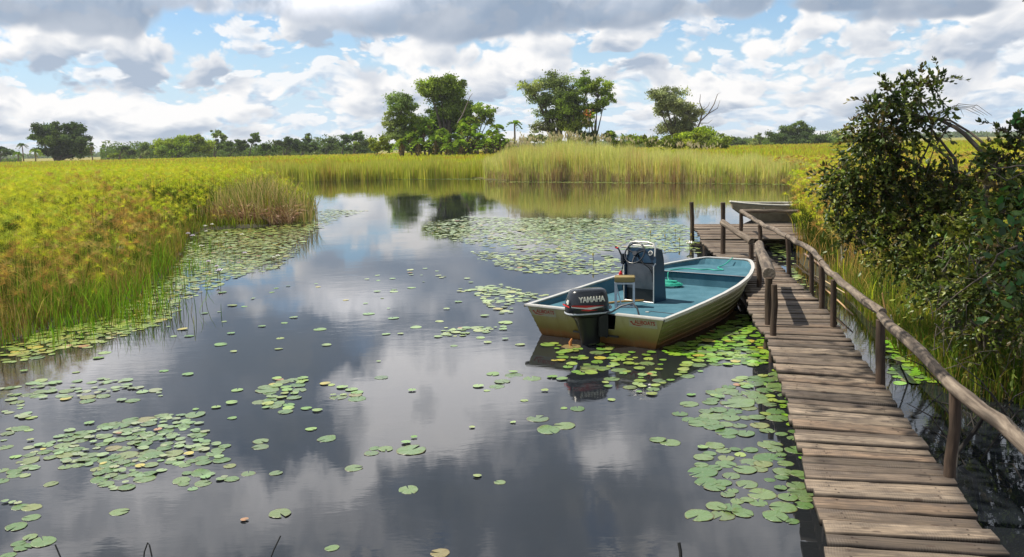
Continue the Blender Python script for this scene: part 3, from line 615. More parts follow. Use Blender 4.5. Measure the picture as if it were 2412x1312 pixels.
mb = MB(); mb.tube([(.12, CY + .16, .44), (.16, CY + .30, .46), (.2, CY + .42, .54), (.26, CY + .56, .58), (.32, CY + .60, .52), (.34, CY + .62, .42), (.32, CY + .60, .375)], .013, 8); mb.tube([(.10, CY + .28, .42), (.20, CY + .46, .40), (.32, CY + .60, .39)], .010, 8); mb.build('steering_link', M_DKST, eng)
mb = MB(); mb.box((0, CY + .335, .50), (.06, .05, .05), bev=.01); mb.build('latch', M_GREYW, eng)
def text(name, s_, size, m, parent, M_, ext=0.002, off=0.0, sx=1.0, shear=0.0):
    cu = bpy.data.curves.new(name, 'FONT'); cu.body = s_; cu.size = size; cu.extrude = ext; cu.offset = off; cu.align_x = 'CENTER'; cu.align_y = 'CENTER'; cu.shear = shear
    ob = bpy.data.objects.new(name, cu); COL.objects.link(ob); dg = bpy.context.evaluated_depsgraph_get(); me = bpy.data.meshes.new_from_object(ob.evaluated_get(dg)); bpy.data.objects.remove(ob)
    me.materials.clear(); me.materials.append(m); o = bpy.data.objects.new(name, me); COL.objects.link(o); o.parent = parent; o.matrix_local = M_ @ Matrix.Diagonal((sx, 1, 1, 1)); return o
def frame_(o, x, y): x = Vector(x).normalized(); z = x.cross(Vector(y)).normalized(); y = z.cross(x); mm_ = Matrix((x, y, z)).transposed().to_4x4(); mm_.translation = Vector(o); return mm_
# markings on both flanks and the rear of the cowling
for s_ in (1, -1):
    xd = (0, s_, 0)
    text('brand_lettering', 'YAMAHA', .104, paint('silver_print', (.78, .76, .68), .4) if s_ == 1 else bpy.data.materials['silver_print'], eng, frame_((s_ * .1665, CY + .01, .652), xd, (-s_ * .10, 0, 1)), .004, .0026, .86)
    mb = MB(); X_ = s_ * .1735
    def sw(pts, m, nm, d=0.0): mb = MB(); n_ = len(pts); mb.add([(X_ + s_ * d, CY + y * s_, z) for y, z in pts], [tuple(range(n_))]); mb.build(nm, m, eng)
    sw([(-.29, .585), (-.29, .56), (-.02, .515), (.18, .548), (.06, .552), (-.1, .560)], M_WHITE, 'cowling_stripe', .0)
    sw([(-.285, .592), (-.285, .574), (-.08, .545), (.06, .553), (.20, .560), (.06, .566), (-.1, .578)], M_RED, 'cowling_stripe', .002)
    sw([(-.16, .515), (-.05, .498), (.1, .505), (.02, .512), (-.08, .527)], M_RED, 'cowling_stripe', .002)
text('power_number', '40', .085, M_WHITE, eng, frame_((.06, CY - .300, .615), (1, 0, 0), (0, .10, 1)), .004, .002)
mb = MB(); mb.add([(-.12, CY - .306, .575), (.14, CY - .306, .575), (.14, CY - .306, .555), (-.12, CY - .306, .55)], [(0, 1, 2, 3)]); mb.build('cowling_stripe', M_RED, eng)
# maker's stickers on the transom
for x in (-.76, .70):
    nrm = Vector((0, -1, -.26)).normalized(); c0 = Vector(tr_pt(x, .325)) + nrm * .003; Fm = frame_(c0, (1, 0, 0), (0, -.26, 1))
    mb = MB(); mb.box((.015, 0, 0), (.38, .105, .002)); st = mb.build('maker_sticker', M_STK, boat); st.matrix_local = Fm
    text('lettering', 'ALIBOATS', .072, M_DKRED, st, Matrix.Translation((.042, .010, .0022)), .0006, .0020, .86)
    mb = MB(); mb.add([(-.158, .016, .0022), (-.128, .022, .0022), (-.128, .008, .0022), (-.120, -.008, .0022), (-.08, -.024, .0022), (.03, -.030, .0022), (-.05, -.040, .0022), (-.125, -.030, .0022), (-.140, -.006, .0022), (-.16, .004, .0022)], [tuple(range(10))]); mb.build('leaping_mark', M_DKRED, st)
# ---------------------------------------------------------------- stool, rope, oar in the boat
BM = Matrix.Translation(BO) @ Matrix.Rotation(math.atan2(HX.y, HX.x), 4, 'Z')
stl = empty('stool', BM @ Vector((.0, .86, .336)), math.atan2(HX.y, HX.x) + R(28)); tag(stl, 'small grey steel stool with mossy wooden block seat standing on the stern deck', 'stool')
mb = MB(); mb.box((0, 0, .375), (.27, .22, .07), bev=.008); mb.build('seat', M_SEAT, stl)
for sx in (-1, 1):
    for sy in (-1, 1): mb = MB(); mb.box((sx * .12, sy * .095, .17), (.03, .03, .34)); mb.build('leg', M_GREYW, stl)
mb = MB()
for z in (.012, .325):
    for sy in (-1, 1): mb.box((0, sy * .095, z), (.216, .02, .02))
    for sx in (-1, 1): mb.box((sx * .12, 0, z), (.02, .166, .02))
mb.tube([(-.115, -.095, .32), (-.04, -.095, .02)], .008, 6); mb.build('frame', M_GREYW, stl)
rr = random.Random(5); pts = []
bow = [(0.12, 4.30, .60), (.05, 4.15, .50), (.0, 3.95, .478), (.12, 3.80, .478), (.22, 3.72, .478), (.10, 3.62, .478), (-.02, 3.70, .478), (-.12, 3.58, .478), (-.3, 3.62, .478), (-.45, 3.55, .478), (-.5, 3.4, .478), (-.52, 3.26, .482), (-.52, 3.22, .44), (-.50, 3.18, .30)]
for i in range(len(bow) - 1):
    for s_ in range(4): pts.append(Vector(bow[i]).lerp(Vector(bow[i + 1]), s_ / 4))
c0 = Vector((-.42, 2.98, .285))
for k in range(260):
    a = k * 0.47 + rr.uniform(-.15, .15); r = .07 + .14 * abs(sin(k * .113)) + rr.uniform(-.02, .02); pts.append(c0 + Vector((cos(a) * r * 1.1 + .03 * sin(k * .05), sin(a) * r * .9, .01 + .10 * (k / 260) * (1 - r / .26) + rr.uniform(0, .02))))
sm = [pts[0]]
for i in range(1, len(pts) - 1): sm.append((pts[i - 1] + pts[i] * 2 + pts[i + 1]) / 4)
mb = MB(); mb.tube([BM @ p for p in sm], .0085, 6); tag(mb.build('rope', M_ROPE), 'teal mooring rope heaped in a coil on the blue boat deck', 'rope')
mb = MB(); mb.tube([BM @ Vector(p) for p in ((-.42, .55, .36), (-.2, 1.05, .35), (.0, 1.4, .33))], .014, 8); tag(mb.build('pole', wood('varnished_wood', (.42, .24, .07), (.5, .3, .1), (.3, .16, .05))), 'short varnished wooden stick lying behind the stool on the deck', 'stick')
# ---------------------------------------------------------------- pale skiff beyond the landing stage
sk0 = at(1720, 524, 0); M_SKW = paint('worn_grey_white_paint', (.50, .49, .44), .55, 0, .5, 8); skf = empty('skiff', (sk0.x + .15, sk0.y + .55, 0), R(3)); tag(skf, 'pale metal skiff moored behind the landing stage among the reeds', 'boat')
st_ = [(0.0, .08, .60, .40), (.35, .32, .56, .16), (.8, .52, .52, .0), (1.4, .66, .49, -.06), (2.2, .70, .47, -.08), (3.2, .68, .46, -.08), (3.9, .62, .46, -.06)]
rows = []
for x, hw, g_, k_ in st_: rows.append([(x + .0, -hw, g_), (x + .02, -hw * .96, g_ * .55 + k_ * .45), (x + .05, -hw * .70, k_), (x + .05, 0, k_ - .02), (x + .05, hw * .70, k_), (x + .02, hw * .96, g_ * .55 + k_ * .45), (x, hw, g_)])
mb = MB(); mb.grid(rows, smooth=False); mb.add(rows[-1], [tuple(range(7))]); mb.add(rows[0], [tuple(range(7))[::-1]]); mb.build('hull', paint('skiff_grey_tan_paint', (.34, .28, .19), .6, 0, .6, 4), skf)
mb = MB()
for s_ in (-1, 1): mb.tube([(x, s_ * hw, g_ + .01) for x, hw, g_, k_ in st_], .028, 8)
mb.tube([(0, -.1, .61), (0, .1, .61)], .028, 8); mb.tube([(3.9, -.62, .47), (3.9, .62, .47)], .028, 8); mb.build('gunwale', M_SKW, skf)
for x, hw in ((1.0, .56), (2.1, .68), (3.1, .66)): mb = MB(); mb.box((x, 0, .42), (.26, hw * 1.9, .03)); mb.build('thwart', M_WHITE, skf)
mb = MB(); mb.add([(0.03, -.09, .585), (.03, .09, .585), (.55, .40, .545), (.55, -.40, .545)], [(0, 1, 2, 3)]); mb.build('bow_cap', M_WHITE, skf)
# ---------------------------------------------------------------- papyrus, sedge and reeds
M_DRYC = paint('pale_cane', (.40, .36, .26), .7)
def on_land(P, m=0.15):
    d = polydist(P, WPOLY); return (~inpoly(P, WPOLY)) & (d > -m)
def near_bank(P, lo_, hi):
    d = polydist(P, WPOLY); s = np.where(inpoly(P, WPOLY), -d, d); return (s > lo_) & (s < hi)
def papyrus(acc, B, H, R_, C, rays=22, wid=0.004, K=3, stalk=(0.07, 0.10, 0.02), sw=0.010):
    N = len(B)
    if N == 0: return
    th = rng.uniform(0, 2 * pi, N); l = np.abs(rng.normal(0, .14, N)) * H; top = B + np.stack([np.cos(th) * l, np.sin(th) * l, H * (1 - .03)], 1)
    t = np.array([0, .5, 1.0]); P = B[:, None] + (top - B)[:, None] * t[None, :, None]; P[:, 1, :2] -= (top - B)[:, :2] * 0.15
    W = np.zeros_like(P); a = rng.uniform(-.6, .6, N); W[..., 0] = (np.cos(a) * sw / 2)[:, None]; W[..., 1] = (np.sin(a) * sw / 2)[:, None]
    strips(acc, P, W, np.array(stalk)[None] * rng.uniform(.6, 1.7, (N, 1)) * (1 + 0 * C))
    # umbel rays
    M = N * rays; top = np.repeat(top, rays, 0); R2 = np.repeat(R_, rays) * rng.uniform(.75, 1.1, M); Cc = np.repeat(C, rays, 0) * rng.uniform(.85, 1.12, (M, 1))
    az_ = rng.uniform(0, 2 * pi, M); e = rng.uniform(-.35, 1.35, M); axis = np.repeat(rng.normal(0, .25, (N, 2)), rays, 0)
    d = np.stack([np.cos(az_) * np.cos(e) + axis[:, 0], np.sin(az_) * np.cos(e) + axis[:, 1], np.sin(e)], 1); d /= np.linalg.norm(d, axis=1)[:, None]
    ts = np.linspace(0, 1, K); P = top[:, None] + d[:, None] * (R2[:, None] * ts[None])[..., None]; P[..., 2] -= (R2[:, None] * .55 * ts[None] ** 2)
    side = np.cross(d, np.array([0.05, -1.0, 0.1])); side /= np.linalg.norm(side, axis=1)[:, None] + 1e-6
    W = side[:, None] * (wid * np.linspace(1, .55, K) / 2)[None, :, None]
    strips(acc, P, W, Cc)
YG = [(.66, .67, .06), (.74, .71, .07), (.56, .64, .05), (.76, .65, .09), (.62, .68, .12)]
OR = [(.60, .38, .11), (.54, .29, .10), (.64, .46, .18), (.44, .24, .10)]
GR = [(.14, .26, .02), (.19, .31, .03), (.24, .33, .04), (.10, .19, .02)]
BR = [(.32, .20, .07), (.40, .27, .10), (.22, .14, .05), (.46, .32, .14)]
def mixcol(P, f_or):            # patches of orange heads among the yellow-green
    a = pick(YG, len(P), .08); b_ = pick(OR, len(P), .1); w = (rng.uniform(0, 1, len(P)) < f_or)[:, None]; return np.where(w, b_, a)
LEFT = [(-60, 9), (-6.0, 9), (-4.5, 13), (-5.5, 24), (-6.0, 40), (-14, 75), (-60, 75)]
def region(poly, n, cond=None):
    P = sample(poly, n); k = on_land(P, 0.0)
    if cond is not None: k &= cond(P)
    return P[k]
def z0(P, z=0.0): return np.column_stack([P, np.full(len(P), z)])
CLX, CLY = at(612, 528).x, at(612, 528).y + .7
acc = Acc()
# near part, full umbels (only the wedge the camera can see)
def wedge(P): return np.abs(P[:, 0] / np.maximum(P[:, 1], .1)) < 0.68
for y0, y1, dens, rays, wid, K in ((9, 17, 38, 42, .0021, 4), (17, 27, 30, 34, .0030, 3), (27, 42, 22, 26, .0046, 3), (42, 75, 12, 18, .010, 2)):
    poly = [(-0.7 * y0 - 1, y0), (-4, y0), (-4, y1), (-0.7 * y1 - 1, y1)]
    P = region(poly, int(dens * area(poly)), wedge); bank = near_bank(P, -5, 1.7 if y0 < 27 else 1.0)
    d = polydist(P, WPOLY); fr = vnoise(P, 2.6, 5); fr2 = vnoise(P, 7.0, 8)
    keep = (vnoise(P, 1.1, 9) > .10) & (d > rng.uniform(.1, .9, len(P))); P = P[keep]; d = d[keep]; fr = fr[keep]; fr2 = fr2[keep]
    H = (1.25 + .35 * np.clip(d / 3.0, 0, 1) + .35 * np.clip((P[:, 1] - 14) / 14, 0, 1) - .25 * np.clip((P[:, 1] - 30) / 20, 0, 1)) * rng.uniform(.62, 1.06, len(P)) + (vnoise(P, 2.6, 4) - .5) * .10
    H *= np.clip(.38 + .42 * d, 0, 1) * np.where(d < 3.5, rng.choice([1, .8, .6], len(P), p=[.55, .28, .17]), 1); f_or = np.clip(.06 + .72 * (d < 1.2 + 1.1 * fr2) * (d > .3) * (P[:, 1] < 25) + .35 * (fr > .82), 0, .85)
    kc = np.hypot((P[:, 0] - CLX) / 1.5, (P[:, 1] - CLY) / 1.5) > 1.25; P, H, f_or = P[kc], H[kc], f_or[kc]
    papyrus(acc, z0(P), H, rng.uniform(.16, .30, len(P)), mixcol(P, f_or), rays, wid, K, sw=.011 + .0004 * y0)
tag(acc.build('papyrus_field', M_GRASS), kind='stuff')
# brown and green sedge in front of it and between the stalks
acc = Acc()
for y0, y1, dens, wd in ((9, 17, 300, .008), (17, 30, 130, .012), (30, 45, 25, .02)):
    poly = [(-0.7 * y0 - 1, y0), (-4, y0), (-4, y1), (-0.7 * y1 - 1, y1)]
    P = region(poly, int(dens * area(poly)), wedge); d = polydist(P, WPOLY); k = (d < rng.uniform(0.6, 3.4, len(P))); P = P[k]; d = d[k]; k = np.hypot(P[:, 0] - CLX, P[:, 1] - CLY) > 1.9; P = P[k]; d = d[k]
    green = (vnoise(P, 1.5, 21) + .12 * (d < .9) * (P[:, 1] < 19)) > .62; C = np.where(green[:, None], pick(GR, len(P)), pick(BR + GR[:1], len(P)))
    blades(acc, z0(P), rng.uniform(.3, 1.1, len(P)) * (.55 + .45 * np.clip(d, 0, 1)) * (.6 + .7 * vnoise(P, .7, 23)), np.full(len(P), wd) * rng.uniform(.6, 1.3, len(P)), C, .26, 4, .3, tip=C * 1.3)
# bright green grass on the water's edge
for cx, cy, sx, sy, n_, h_ in ((250, 745, .55, .5, 700, .85), (310, 700, .4, .5, 500, .8), (170, 760, .8, .3, 500, .6), (395, 645, .5, .7, 500, .7), (100, 775, .9, .3, 500, .5), (430, 590, .5, .6, 260, .7), (20, 810, .6, .3, 400, .5)):
    c0 = at(cx, cy); P = np.column_stack([rng.normal(c0.x, sx, n_), rng.normal(c0.y + .1, sy, n_)]); n_ = int(n_ * .55); P = P[:n_]; C = pick([(.14, .30, .02), (.22, .38, .03), (.10, .20, .02), (.30, .36, .05), (.20, .15, .05)], n_)
    blades(acc, z0(P, -.05), rng.uniform(.35, 1.0, n_) * h_, rng.uniform(.006, .013, n_), C, .28, 5, .5)
tag(acc.build('sedge_grass', M_GRASS), kind='stuff')
# low growth that closes the ground between the stems
acc = Acc()
P = region([(-7.5, 9), (-4, 9), (-4, 30), (-24, 30)], 26000, wedge); blades(acc, z0(P), rng.uniform(.2, .6, len(P)), np.full(len(P), .02), pick([(.12, .14, .03), (.20, .18, .04), (.26, .28, .04)], len(P)), .4, 3)
P = region([(-20, 30), (-4, 30), (-8, 80), (-56, 80)], 30000, wedge); blades(acc, z0(P), rng.uniform(.6, 1.3, len(P)), np.full(len(P), .05), pick([(.34, .38, .05), (.40, .36, .06), (.48, .52, .05)], len(P)), .2, 3)
tag(acc.build('undergrowth', M_GRASS), kind='stuff')
# ---------------------------------------------------------------- reed clump on the tip of the left bank
cl = at(600, 528); acc = Acc(); n_ = 2300
a = rng.normal(0, 1, (n_, 2)); P = np.column_stack([cl.x + a[:, 0] * 1.0 - .1, cl.y + .9 + a[:, 1] * .8]); P = P[np.hypot(a[:, 0], a[:, 1]) < 2.1]
hh = np.clip(2.15 - .38 * np.abs(P[:, 0] - cl.x), .6, 2.3); C = pick([(.22, .28, .05), (.42, .36, .16), (.58, .42, .24), (.50, .34, .18), (.16, .20, .05)], len(P))
blades(acc, z0(P), hh * rng.uniform(.35, 1.1, len(P)), rng.uniform(.012, .028, len(P)), C, .30, 4, .3)
cr_ = empty('reed_clump', (0, 0, 0)); tag(cr_, 'big tangled reed clump with brown collapsed stalks on the tip of the left bank', 'reeds')
acc.build('blades', M_GRASS, cr_); acc = Acc(); n_ = 2200
P = np.column_stack([np.clip(rng.normal(cl.x - .1, .85, n_), cl.x - 2, cl.x + 1.3), cl.y + rng.uniform(-.5, .7, n_), rng.uniform(0, .12, n_)]); th = rng.uniform(0, 2 * pi, n_); L_ = rng.uniform(.3, 1.0, n_)
Q = P + np.stack([np.cos(th) * L_ * .8, np.sin(th) * L_ * .5, L_ * rng.uniform(.1, .95, n_)], 1); mid = (P + Q) / 2; mid[:, 2] += L_ * .22
PP = np.stack([P, mid, Q], 1); Wv = np.zeros_like(PP); Wv[..., 2] = .007; Wv[..., 0] = .004; strips(acc, PP, Wv, pick([(.50, .33, .22), (.60, .44, .31), (.36, .21, .13), (.20, .10, .07)], n_))
acc.build('dead_stalks', M_STRAW, cr_)
# ---------------------------------------------------------------- far reed beds
acc = Acc()
def bed(px, y, depth0, depth1, n, hfun, cols, wd, lean=.08, tipc=None, K=3):
    pts = [at(px[0], y[0]), at(px[1], y[1])]; t_ = rng.uniform(0, 1, n); q = rng.uniform(0, 1, n) ** 1.5 * (depth1 - depth0) + depth0
    # rows run along the bank, away from the water
    bx = pts[0].x + (pts[1].x - pts[0].x) * t_; by = pts[0].y + (pts[1].y - pts[0].y) * t_; by = by + (vnoise(np.column_stack([bx, by * 0]), 2.3, 35) - .6) * 2.0 + (vnoise(np.column_stack([bx, by * 0]), .7, 36) - .5) * .8; B = np.column_stack([bx * (1 + q / by), by + q, 0 * q])
    pxs = px[0] + (px[1] - px[0]) * t_; H = hfun(pxs) * rng.uniform(.68, 1.06, n) * (.82 + .18 * np.clip(q / 1.5, 0, 1)); C = pick(cols, n)
    H *= (.84 + .3 * vnoise(B, 1.1, 33)); dk = rng.uniform(0, 1, n) < np.clip((vnoise(B, 1.7, 31) - .45) * 1.6, 0, .7); C[dk] = C[dk] * np.array([.95, .80, .9])
    blades(acc, B, H, np.full(n, wd) * rng.uniform(.6, 1.4, n), C * 1.1, lean, K, .12, tip=C if tipc is None else pick(tipc, n)); return B, H
REED = [(.70, .66, .24), (.80, .75, .32), (.62, .62, .20), (.76, .65, .34), (.55, .56, .20)]
bed((600, 1140), (428, 419), 0, 10, 15000, lambda p: 1.65 + .12 * np.sin(p * .05) + .08 * np.sin(p * .13), [(.48, .50, .09), (.60, .56, .13), (.42, .45, .08), (.60, .52, .16)], .055)
mound = lambda p: np.interp(p, [1130, 1160, 1210, 1260, 1340, 1450, 1550, 1640, 1760, 1900, 1990], [1.5, 2.1, 2.6, 2.95, 3.05, 2.9, 2.6, 2.25, 1.9, 1.6, 1.3]) + .08 * np.sin(p * .09) + .06 * np.sin(p * .23)
BB, HH = bed((1140, 1990), (422, 436), 0, 7, 30000, mound, REED, .042)
bed((1150, 1900), (422.2, 434.5), -.25, .8, 5200, lambda p: mound(p) * .55 * (.55 + .5 * np.sin(p * .031) ** 2), [(.48, .38, .22), (.42, .30, .18), (.54, .46, .24), (.46, .48, .14)], .035, .16)
tag(acc.build('reed_bed', M_GRASS), kind='stuff')
# plumes on the tall reeds
acc = Acc(); pxs_ = 1206 + BB[:, 0] / BB[:, 1] * 2050; k = np.where((HH > mound(pxs_) * .93) & (pxs_ > 1200) & (pxs_ < 1700))[0]; k = rng.choice(k, min(330, len(k)), False); T_ = BB[k].copy(); T_[:, 2] = HH[k] * .97; n_ = len(T_)
P0 = np.repeat(T_, 5, 0); th = rng.uniform(0, 6.28, n_ * 5); Q = P0 + np.stack([np.cos(th) * .09, np.sin(th) * .09, rng.uniform(.12, .34, n_ * 5)], 1); mid = (P0 + Q) / 2; mid[:, 2] += .06
Wv = np.zeros((n_ * 5, 3, 3)); Wv[:, :, 0] = .02; Wv[:, 0, 0] = .006; strips(acc, np.stack([P0, mid, Q], 1), Wv, pick([(.62, .54, .34), (.54, .45, .28), (.70, .62, .42)], n_ * 5))
tag(acc.build('reed_plumes', M_STRAW), kind='stuff')
# open marsh behind: grass tops out to where single tufts can no longer be told apart
acc = Acc()
for y0, y1, n_, wd, h_ in ((58, 100, 26000, .12, 1.25), (100, 180, 26000, .28, 1.3), (180, 330, 22000, .6, 1.25)):
    P = np.column_stack([rng.uniform(-.7, .7, n_), rng.uniform(y0, y1, n_)]); P[:, 0] *= P[:, 1]; P = P[on_land(P, 0) & (polydist(P, WPOLY) > 3)]
    f1 = vnoise(P, 9, 41); f2 = vnoise(P, 22, 42); C = pick([(.52, .54, .06), (.62, .56, .07), (.46, .52, .06)], len(P)); o_ = (f1 * .5 + f2 * .5 + rng.uniform(-.1, .1, len(P))) > .58; C[o_] = pick([(.55, .42, .08), (.50, .34, .08)], o_.sum())
    blades(acc, z0(P), h_ * rng.uniform(.7, 1.15, len(P)), np.full(len(P), wd), C, .1, 3, .2)
tag(acc.build('marsh_grass', M_GRASS), kind='stuff')
# ---------------------------------------------------------------- right bank
acc = Acc()
RB = [tuple(at(x, y)[:2]) for x, y in ((1962, 450), (1925, 470), (1900, 500), (1882, 540), (1868, 575), (1885, 620), (1935, 665), (1995, 705), (2080, 790))] + [(6.2, 9.4), (9.5, 13), (17, 26), (26, 46)]
P = region(RB, 2600); P = P[(vnoise(P, .9, 51) > .2)]; fo = np.clip(.25 + .55 * (vnoise(P, 1.5, 52) > .55), 0, 1)
Hh = (.95 + .55 * np.clip((P[:, 1] - 13) / 10, 0, 1)) * rng.uniform(.7, 1.15, len(P)); nr = P[:, 1] < 22
papyrus(acc, z0(P[nr]), Hh[nr], rng.uniform(.13, .22, nr.sum()), mixcol(P[nr], fo[nr]), 24, .0055, 3, sw=.012)
papyrus(acc, z0(P[~nr]), Hh[~nr] * 1.05, rng.uniform(.16, .26, (~nr).sum()), mixcol(P[~nr], fo[~nr]), 14, .011, 3, sw=.016)
P = region([(5, 40), (8, 22), (30, 44), (48, 70), (24, 62)], 9000); papyrus(acc, z0(P), rng.uniform(1.0, 1.6, len(P)), rng.uniform(.2, .3, len(P)), mixcol(P, .25 + .4 * (vnoise(P, 4, 53) > .5)), 8, .03, 2, sw=.02)
P = sample([tuple(at(x, y)[:2]) for x, y in ((1862, 545), (1905, 540), (1960, 600), (1985, 660), (1930, 640), (1880, 590))], 330); papyrus(acc, z0(P), rng.uniform(.8, 1.75, len(P)), rng.uniform(.12, .2, len(P)), mixcol(P, .3 + 0 * P[:, 0]), 26, .005, 3, sw=.012)
tag(acc.build('papyrus_bank', M_GRASS), kind='stuff')
acc = Acc()
P = region(RB, 15000); C = np.where((vnoise(P, 1.2, 61) > .5)[:, None], pick(GR + YG[:2], len(P)), pick(BR + OR[:2], len(P)))
blades(acc, z0(P), rng.uniform(.3, .95, len(P)) * np.clip(P[:, 1] / 14, .6, 1.2), rng.uniform(.008, .018, len(P)), C, .3, 4, .35, tip=C * 1.25)
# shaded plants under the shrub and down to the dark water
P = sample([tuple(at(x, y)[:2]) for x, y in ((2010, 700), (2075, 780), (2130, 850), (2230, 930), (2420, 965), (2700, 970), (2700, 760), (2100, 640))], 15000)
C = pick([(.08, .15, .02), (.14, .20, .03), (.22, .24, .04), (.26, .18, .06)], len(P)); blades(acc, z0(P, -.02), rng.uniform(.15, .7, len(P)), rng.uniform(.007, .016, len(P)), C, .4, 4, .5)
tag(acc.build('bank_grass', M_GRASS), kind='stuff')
# sunlit grass between the walk and the shrub
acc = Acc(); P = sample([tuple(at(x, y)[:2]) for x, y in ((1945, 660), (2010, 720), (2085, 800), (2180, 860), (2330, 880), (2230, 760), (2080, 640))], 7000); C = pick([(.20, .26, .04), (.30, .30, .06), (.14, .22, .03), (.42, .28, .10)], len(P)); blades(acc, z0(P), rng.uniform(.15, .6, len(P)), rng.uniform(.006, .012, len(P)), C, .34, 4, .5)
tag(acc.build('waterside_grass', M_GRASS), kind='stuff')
# fallen canes and broken stalks beside the walk
for k, (x0, y0_, x1, y1_, z1_, r, c_) in enumerate(((1872, 622, 2010, 742, .12, .016, (.42, .27, .14)), (1890, 640, 1990, 690, .25, .012, (.40, .30, .16)), (1895, 598, 1962, 655, .1, .02, (.22, .15, .12)))):
    p, q = at(x0, y0_, .12), at(x1, y1_, z1_); mb = MB(); mb.tube([p, p.lerp(q, .5) + Vector((0, 0, .04)), q], [r, r, r * .7], 7)
    o = mb.build('fallen_cane', paint('dry_cane_%s' % 'abc'[k], c_, .7)); tag(o, ['thick tan cane lying beside the boardwalk under the nearer middle posts', 'thin pale cane resting across the grass beside the boardwalk', 'short grey stick lying on the floating plants by the boardwalk'][k], 'cane')
for k, (bx, by, tx, ty) in enumerate(((2090, 790, 2078, 690), (1979, 660, 1981, 560), (2120, 830, 2098, 742))):
    p = at(bx, by, 0); q = atY(tx, ty, p.y); mb = MB(); mb.tube([p, p.lerp(q, .5) + Vector((.02, 0, 0)), q], [.014, .012, .008], 6); o = mb.build('dead_reed', M_DRYC if k else paint('orange_cane', (.50, .30, .12), .7))
    tag(o, ['orange dead reed standing where the shrub begins beside the boardwalk', 'pale grey dead reed standing upright before the shrub', 'short tan dead reed leaning beside the handrail'][k], 'reed')
# ---------------------------------------------------------------- distant trees
M_BARK = paint('tree_bark', (.12, .10, .08), .9, 0, .4, 2.0)
def leafquads(acc, P, size, C, up=0.35):
    n_ = len(P); a = rng.normal(0, 1, (n_, 3)); a /= np.linalg.norm(a, axis=1)[:, None]; b_ = rng.normal(0, 1, (n_, 3)); b_ -= a * (a * b_).sum(1)[:, None]; b_ /= np.linalg.norm(b_, axis=1)[:, None]
    s_ = (size * rng.uniform(.6, 1.3, n_))[:, None]; V = np.stack([P - a * s_, P + b_ * s_ * .55, P + a * s_, P - b_ * s_ * .5], 1)
    F = (np.arange(n_)[:, None, None] * 4 + np.array([[0, 1, 2], [0, 2, 3]])[None]).reshape(-1, 3); acc.add(V, F, np.repeat(C[:, None], 4, 1))
def tree(name, label, cat, bpx, Y, lobes, cols, group=None, dens=1.0, leaf=.27, trunk=.35, clumps=18, stems=1, wood=M_BARK, flowers=None):
    rr = random.Random(int(bpx * 7)); b0 = at(bpx, 380); x0 = (bpx - 1206) / FPX * Y
    root = empty(name, (x0, Y, 0)); tag(root, label, cat, group); acc = Acc(); mb = MB()
    for k, (px, py, rx, ry) in enumerate(lobes):
        c = atY(px, py, Y + rr.uniform(-.5, .5) * rx * Y / FPX) - Vector((x0, Y, 0)); ax, az_ = rx * Y / FPX, ry * Y / FPX
        # branch into the lobe
        s0 = Vector((rr.uniform(-.3, .3) * trunk * 2, 0, 0)); fork = Vector((c.x * .25, 0, max(c.z * .38, .3))); mid = Vector((c.x * .62, c.y * .5, c.z * .72)) + Vector((rr.uniform(-.3, .3), 0, rr.uniform(-.3, .3)))
        mb.tube([s0, fork, mid, c], [trunk * (1.0 if k < stems else .55), trunk * .62, trunk * .34, trunk * .12], 6)
        nc = max(8, int(clumps * (rx * ry) ** .5 / 20)); cl_ = []
        for q in range(nc):
            d = rng.normal(0, 1, 3); d /= np.linalg.norm(d); d[2] = d[2] * .9 + .12; r_ = rng.uniform(.35, 1.05) * (1.2 if rng.uniform() < .18 else 1)
            p = np.array(c) + d * r_ * np.array([ax, ax * .8, az_]); cl_.append((p, rng.uniform(.16, .36) * (ax * az_) ** .5))
            if q % 2 == 0 or dens < .6: mb.tube([mid.lerp(c, .5), Vector(p) * .5 + c * .5 + Vector((0, 0, -.15)), Vector(p)], [trunk * .20, trunk * .13, trunk * .06], 4)
        tone = pick(cols, 1, .12)[0]
        for p, r_ in cl_:
            n_ = int(dens * 46 * (r_ / leaf) ** 1.7 * .62) + 8; Q = p + rng.normal(0, .62, (n_, 3)) * r_ * np.array([1.15, 1.0, .72])
            C = np.clip(tone * rng.uniform(.55, 1.4), .01, .8)[None] * rng.uniform(.6, 1.4, (n_, 1)); leafquads(acc, Q, leaf, C)
    if flowers:
        for px, py, r_, n_, col in flowers:
            c = atY(px, py, Y - 1.5) - Vector((x0, Y, 0)); Q = np.array(c) + rng.normal(0, r_, (n_, 3)); leafquads(acc, Q, leaf * .8, pick([col], n_, .25))
    mb.build('trunk', wood, root); acc.build('crown', M_FAR, root); return root
G1 = [(.22, .30, .05), (.28, .35, .06), (.17, .24, .045)]; G2 = [(.26, .32, .12), (.32, .37, .14), (.21, .27, .10)]; G3 = [(.12, .18, .035), (.14, .20, .04)]; GF = [(.11, .155, .05), (.13, .18, .06), (.095, .14, .05)]
YB = [(.30, .36, .04), (.25, .31, .04)]
D1 = 200
tree('tree', 'tallest bushy crowned tree rising out of the palm thicket', 'tree', 1062, D1, [(1035, 208, 46, 26), (1068, 210, 26, 30), (1012, 212, 28, 18), (1055, 240, 44, 26), (1072, 275, 34, 30)], G1, dens=.75, clumps=20, trunk=.7)
tree('tree', 'rounded tree at the left edge of the palm thicket', 'tree', 955, D1 - 8, [(945, 247, 36, 22), (922, 285, 20, 24), (958, 280, 34, 26), (930, 318, 26, 22), (965, 320, 28, 26)], G1 + G2, clumps=18, trunk=.45, dens=.65)
tree('tree', 'dark dense tree in the middle of the palm thicket', 'tree', 1078, D1 + 6, [(1098, 262, 26, 26), (1085, 300, 40, 30), (1012, 300, 44, 28), (1040, 280, 30, 26)], G3, clumps=20, trunk=.5, dens=1.3)
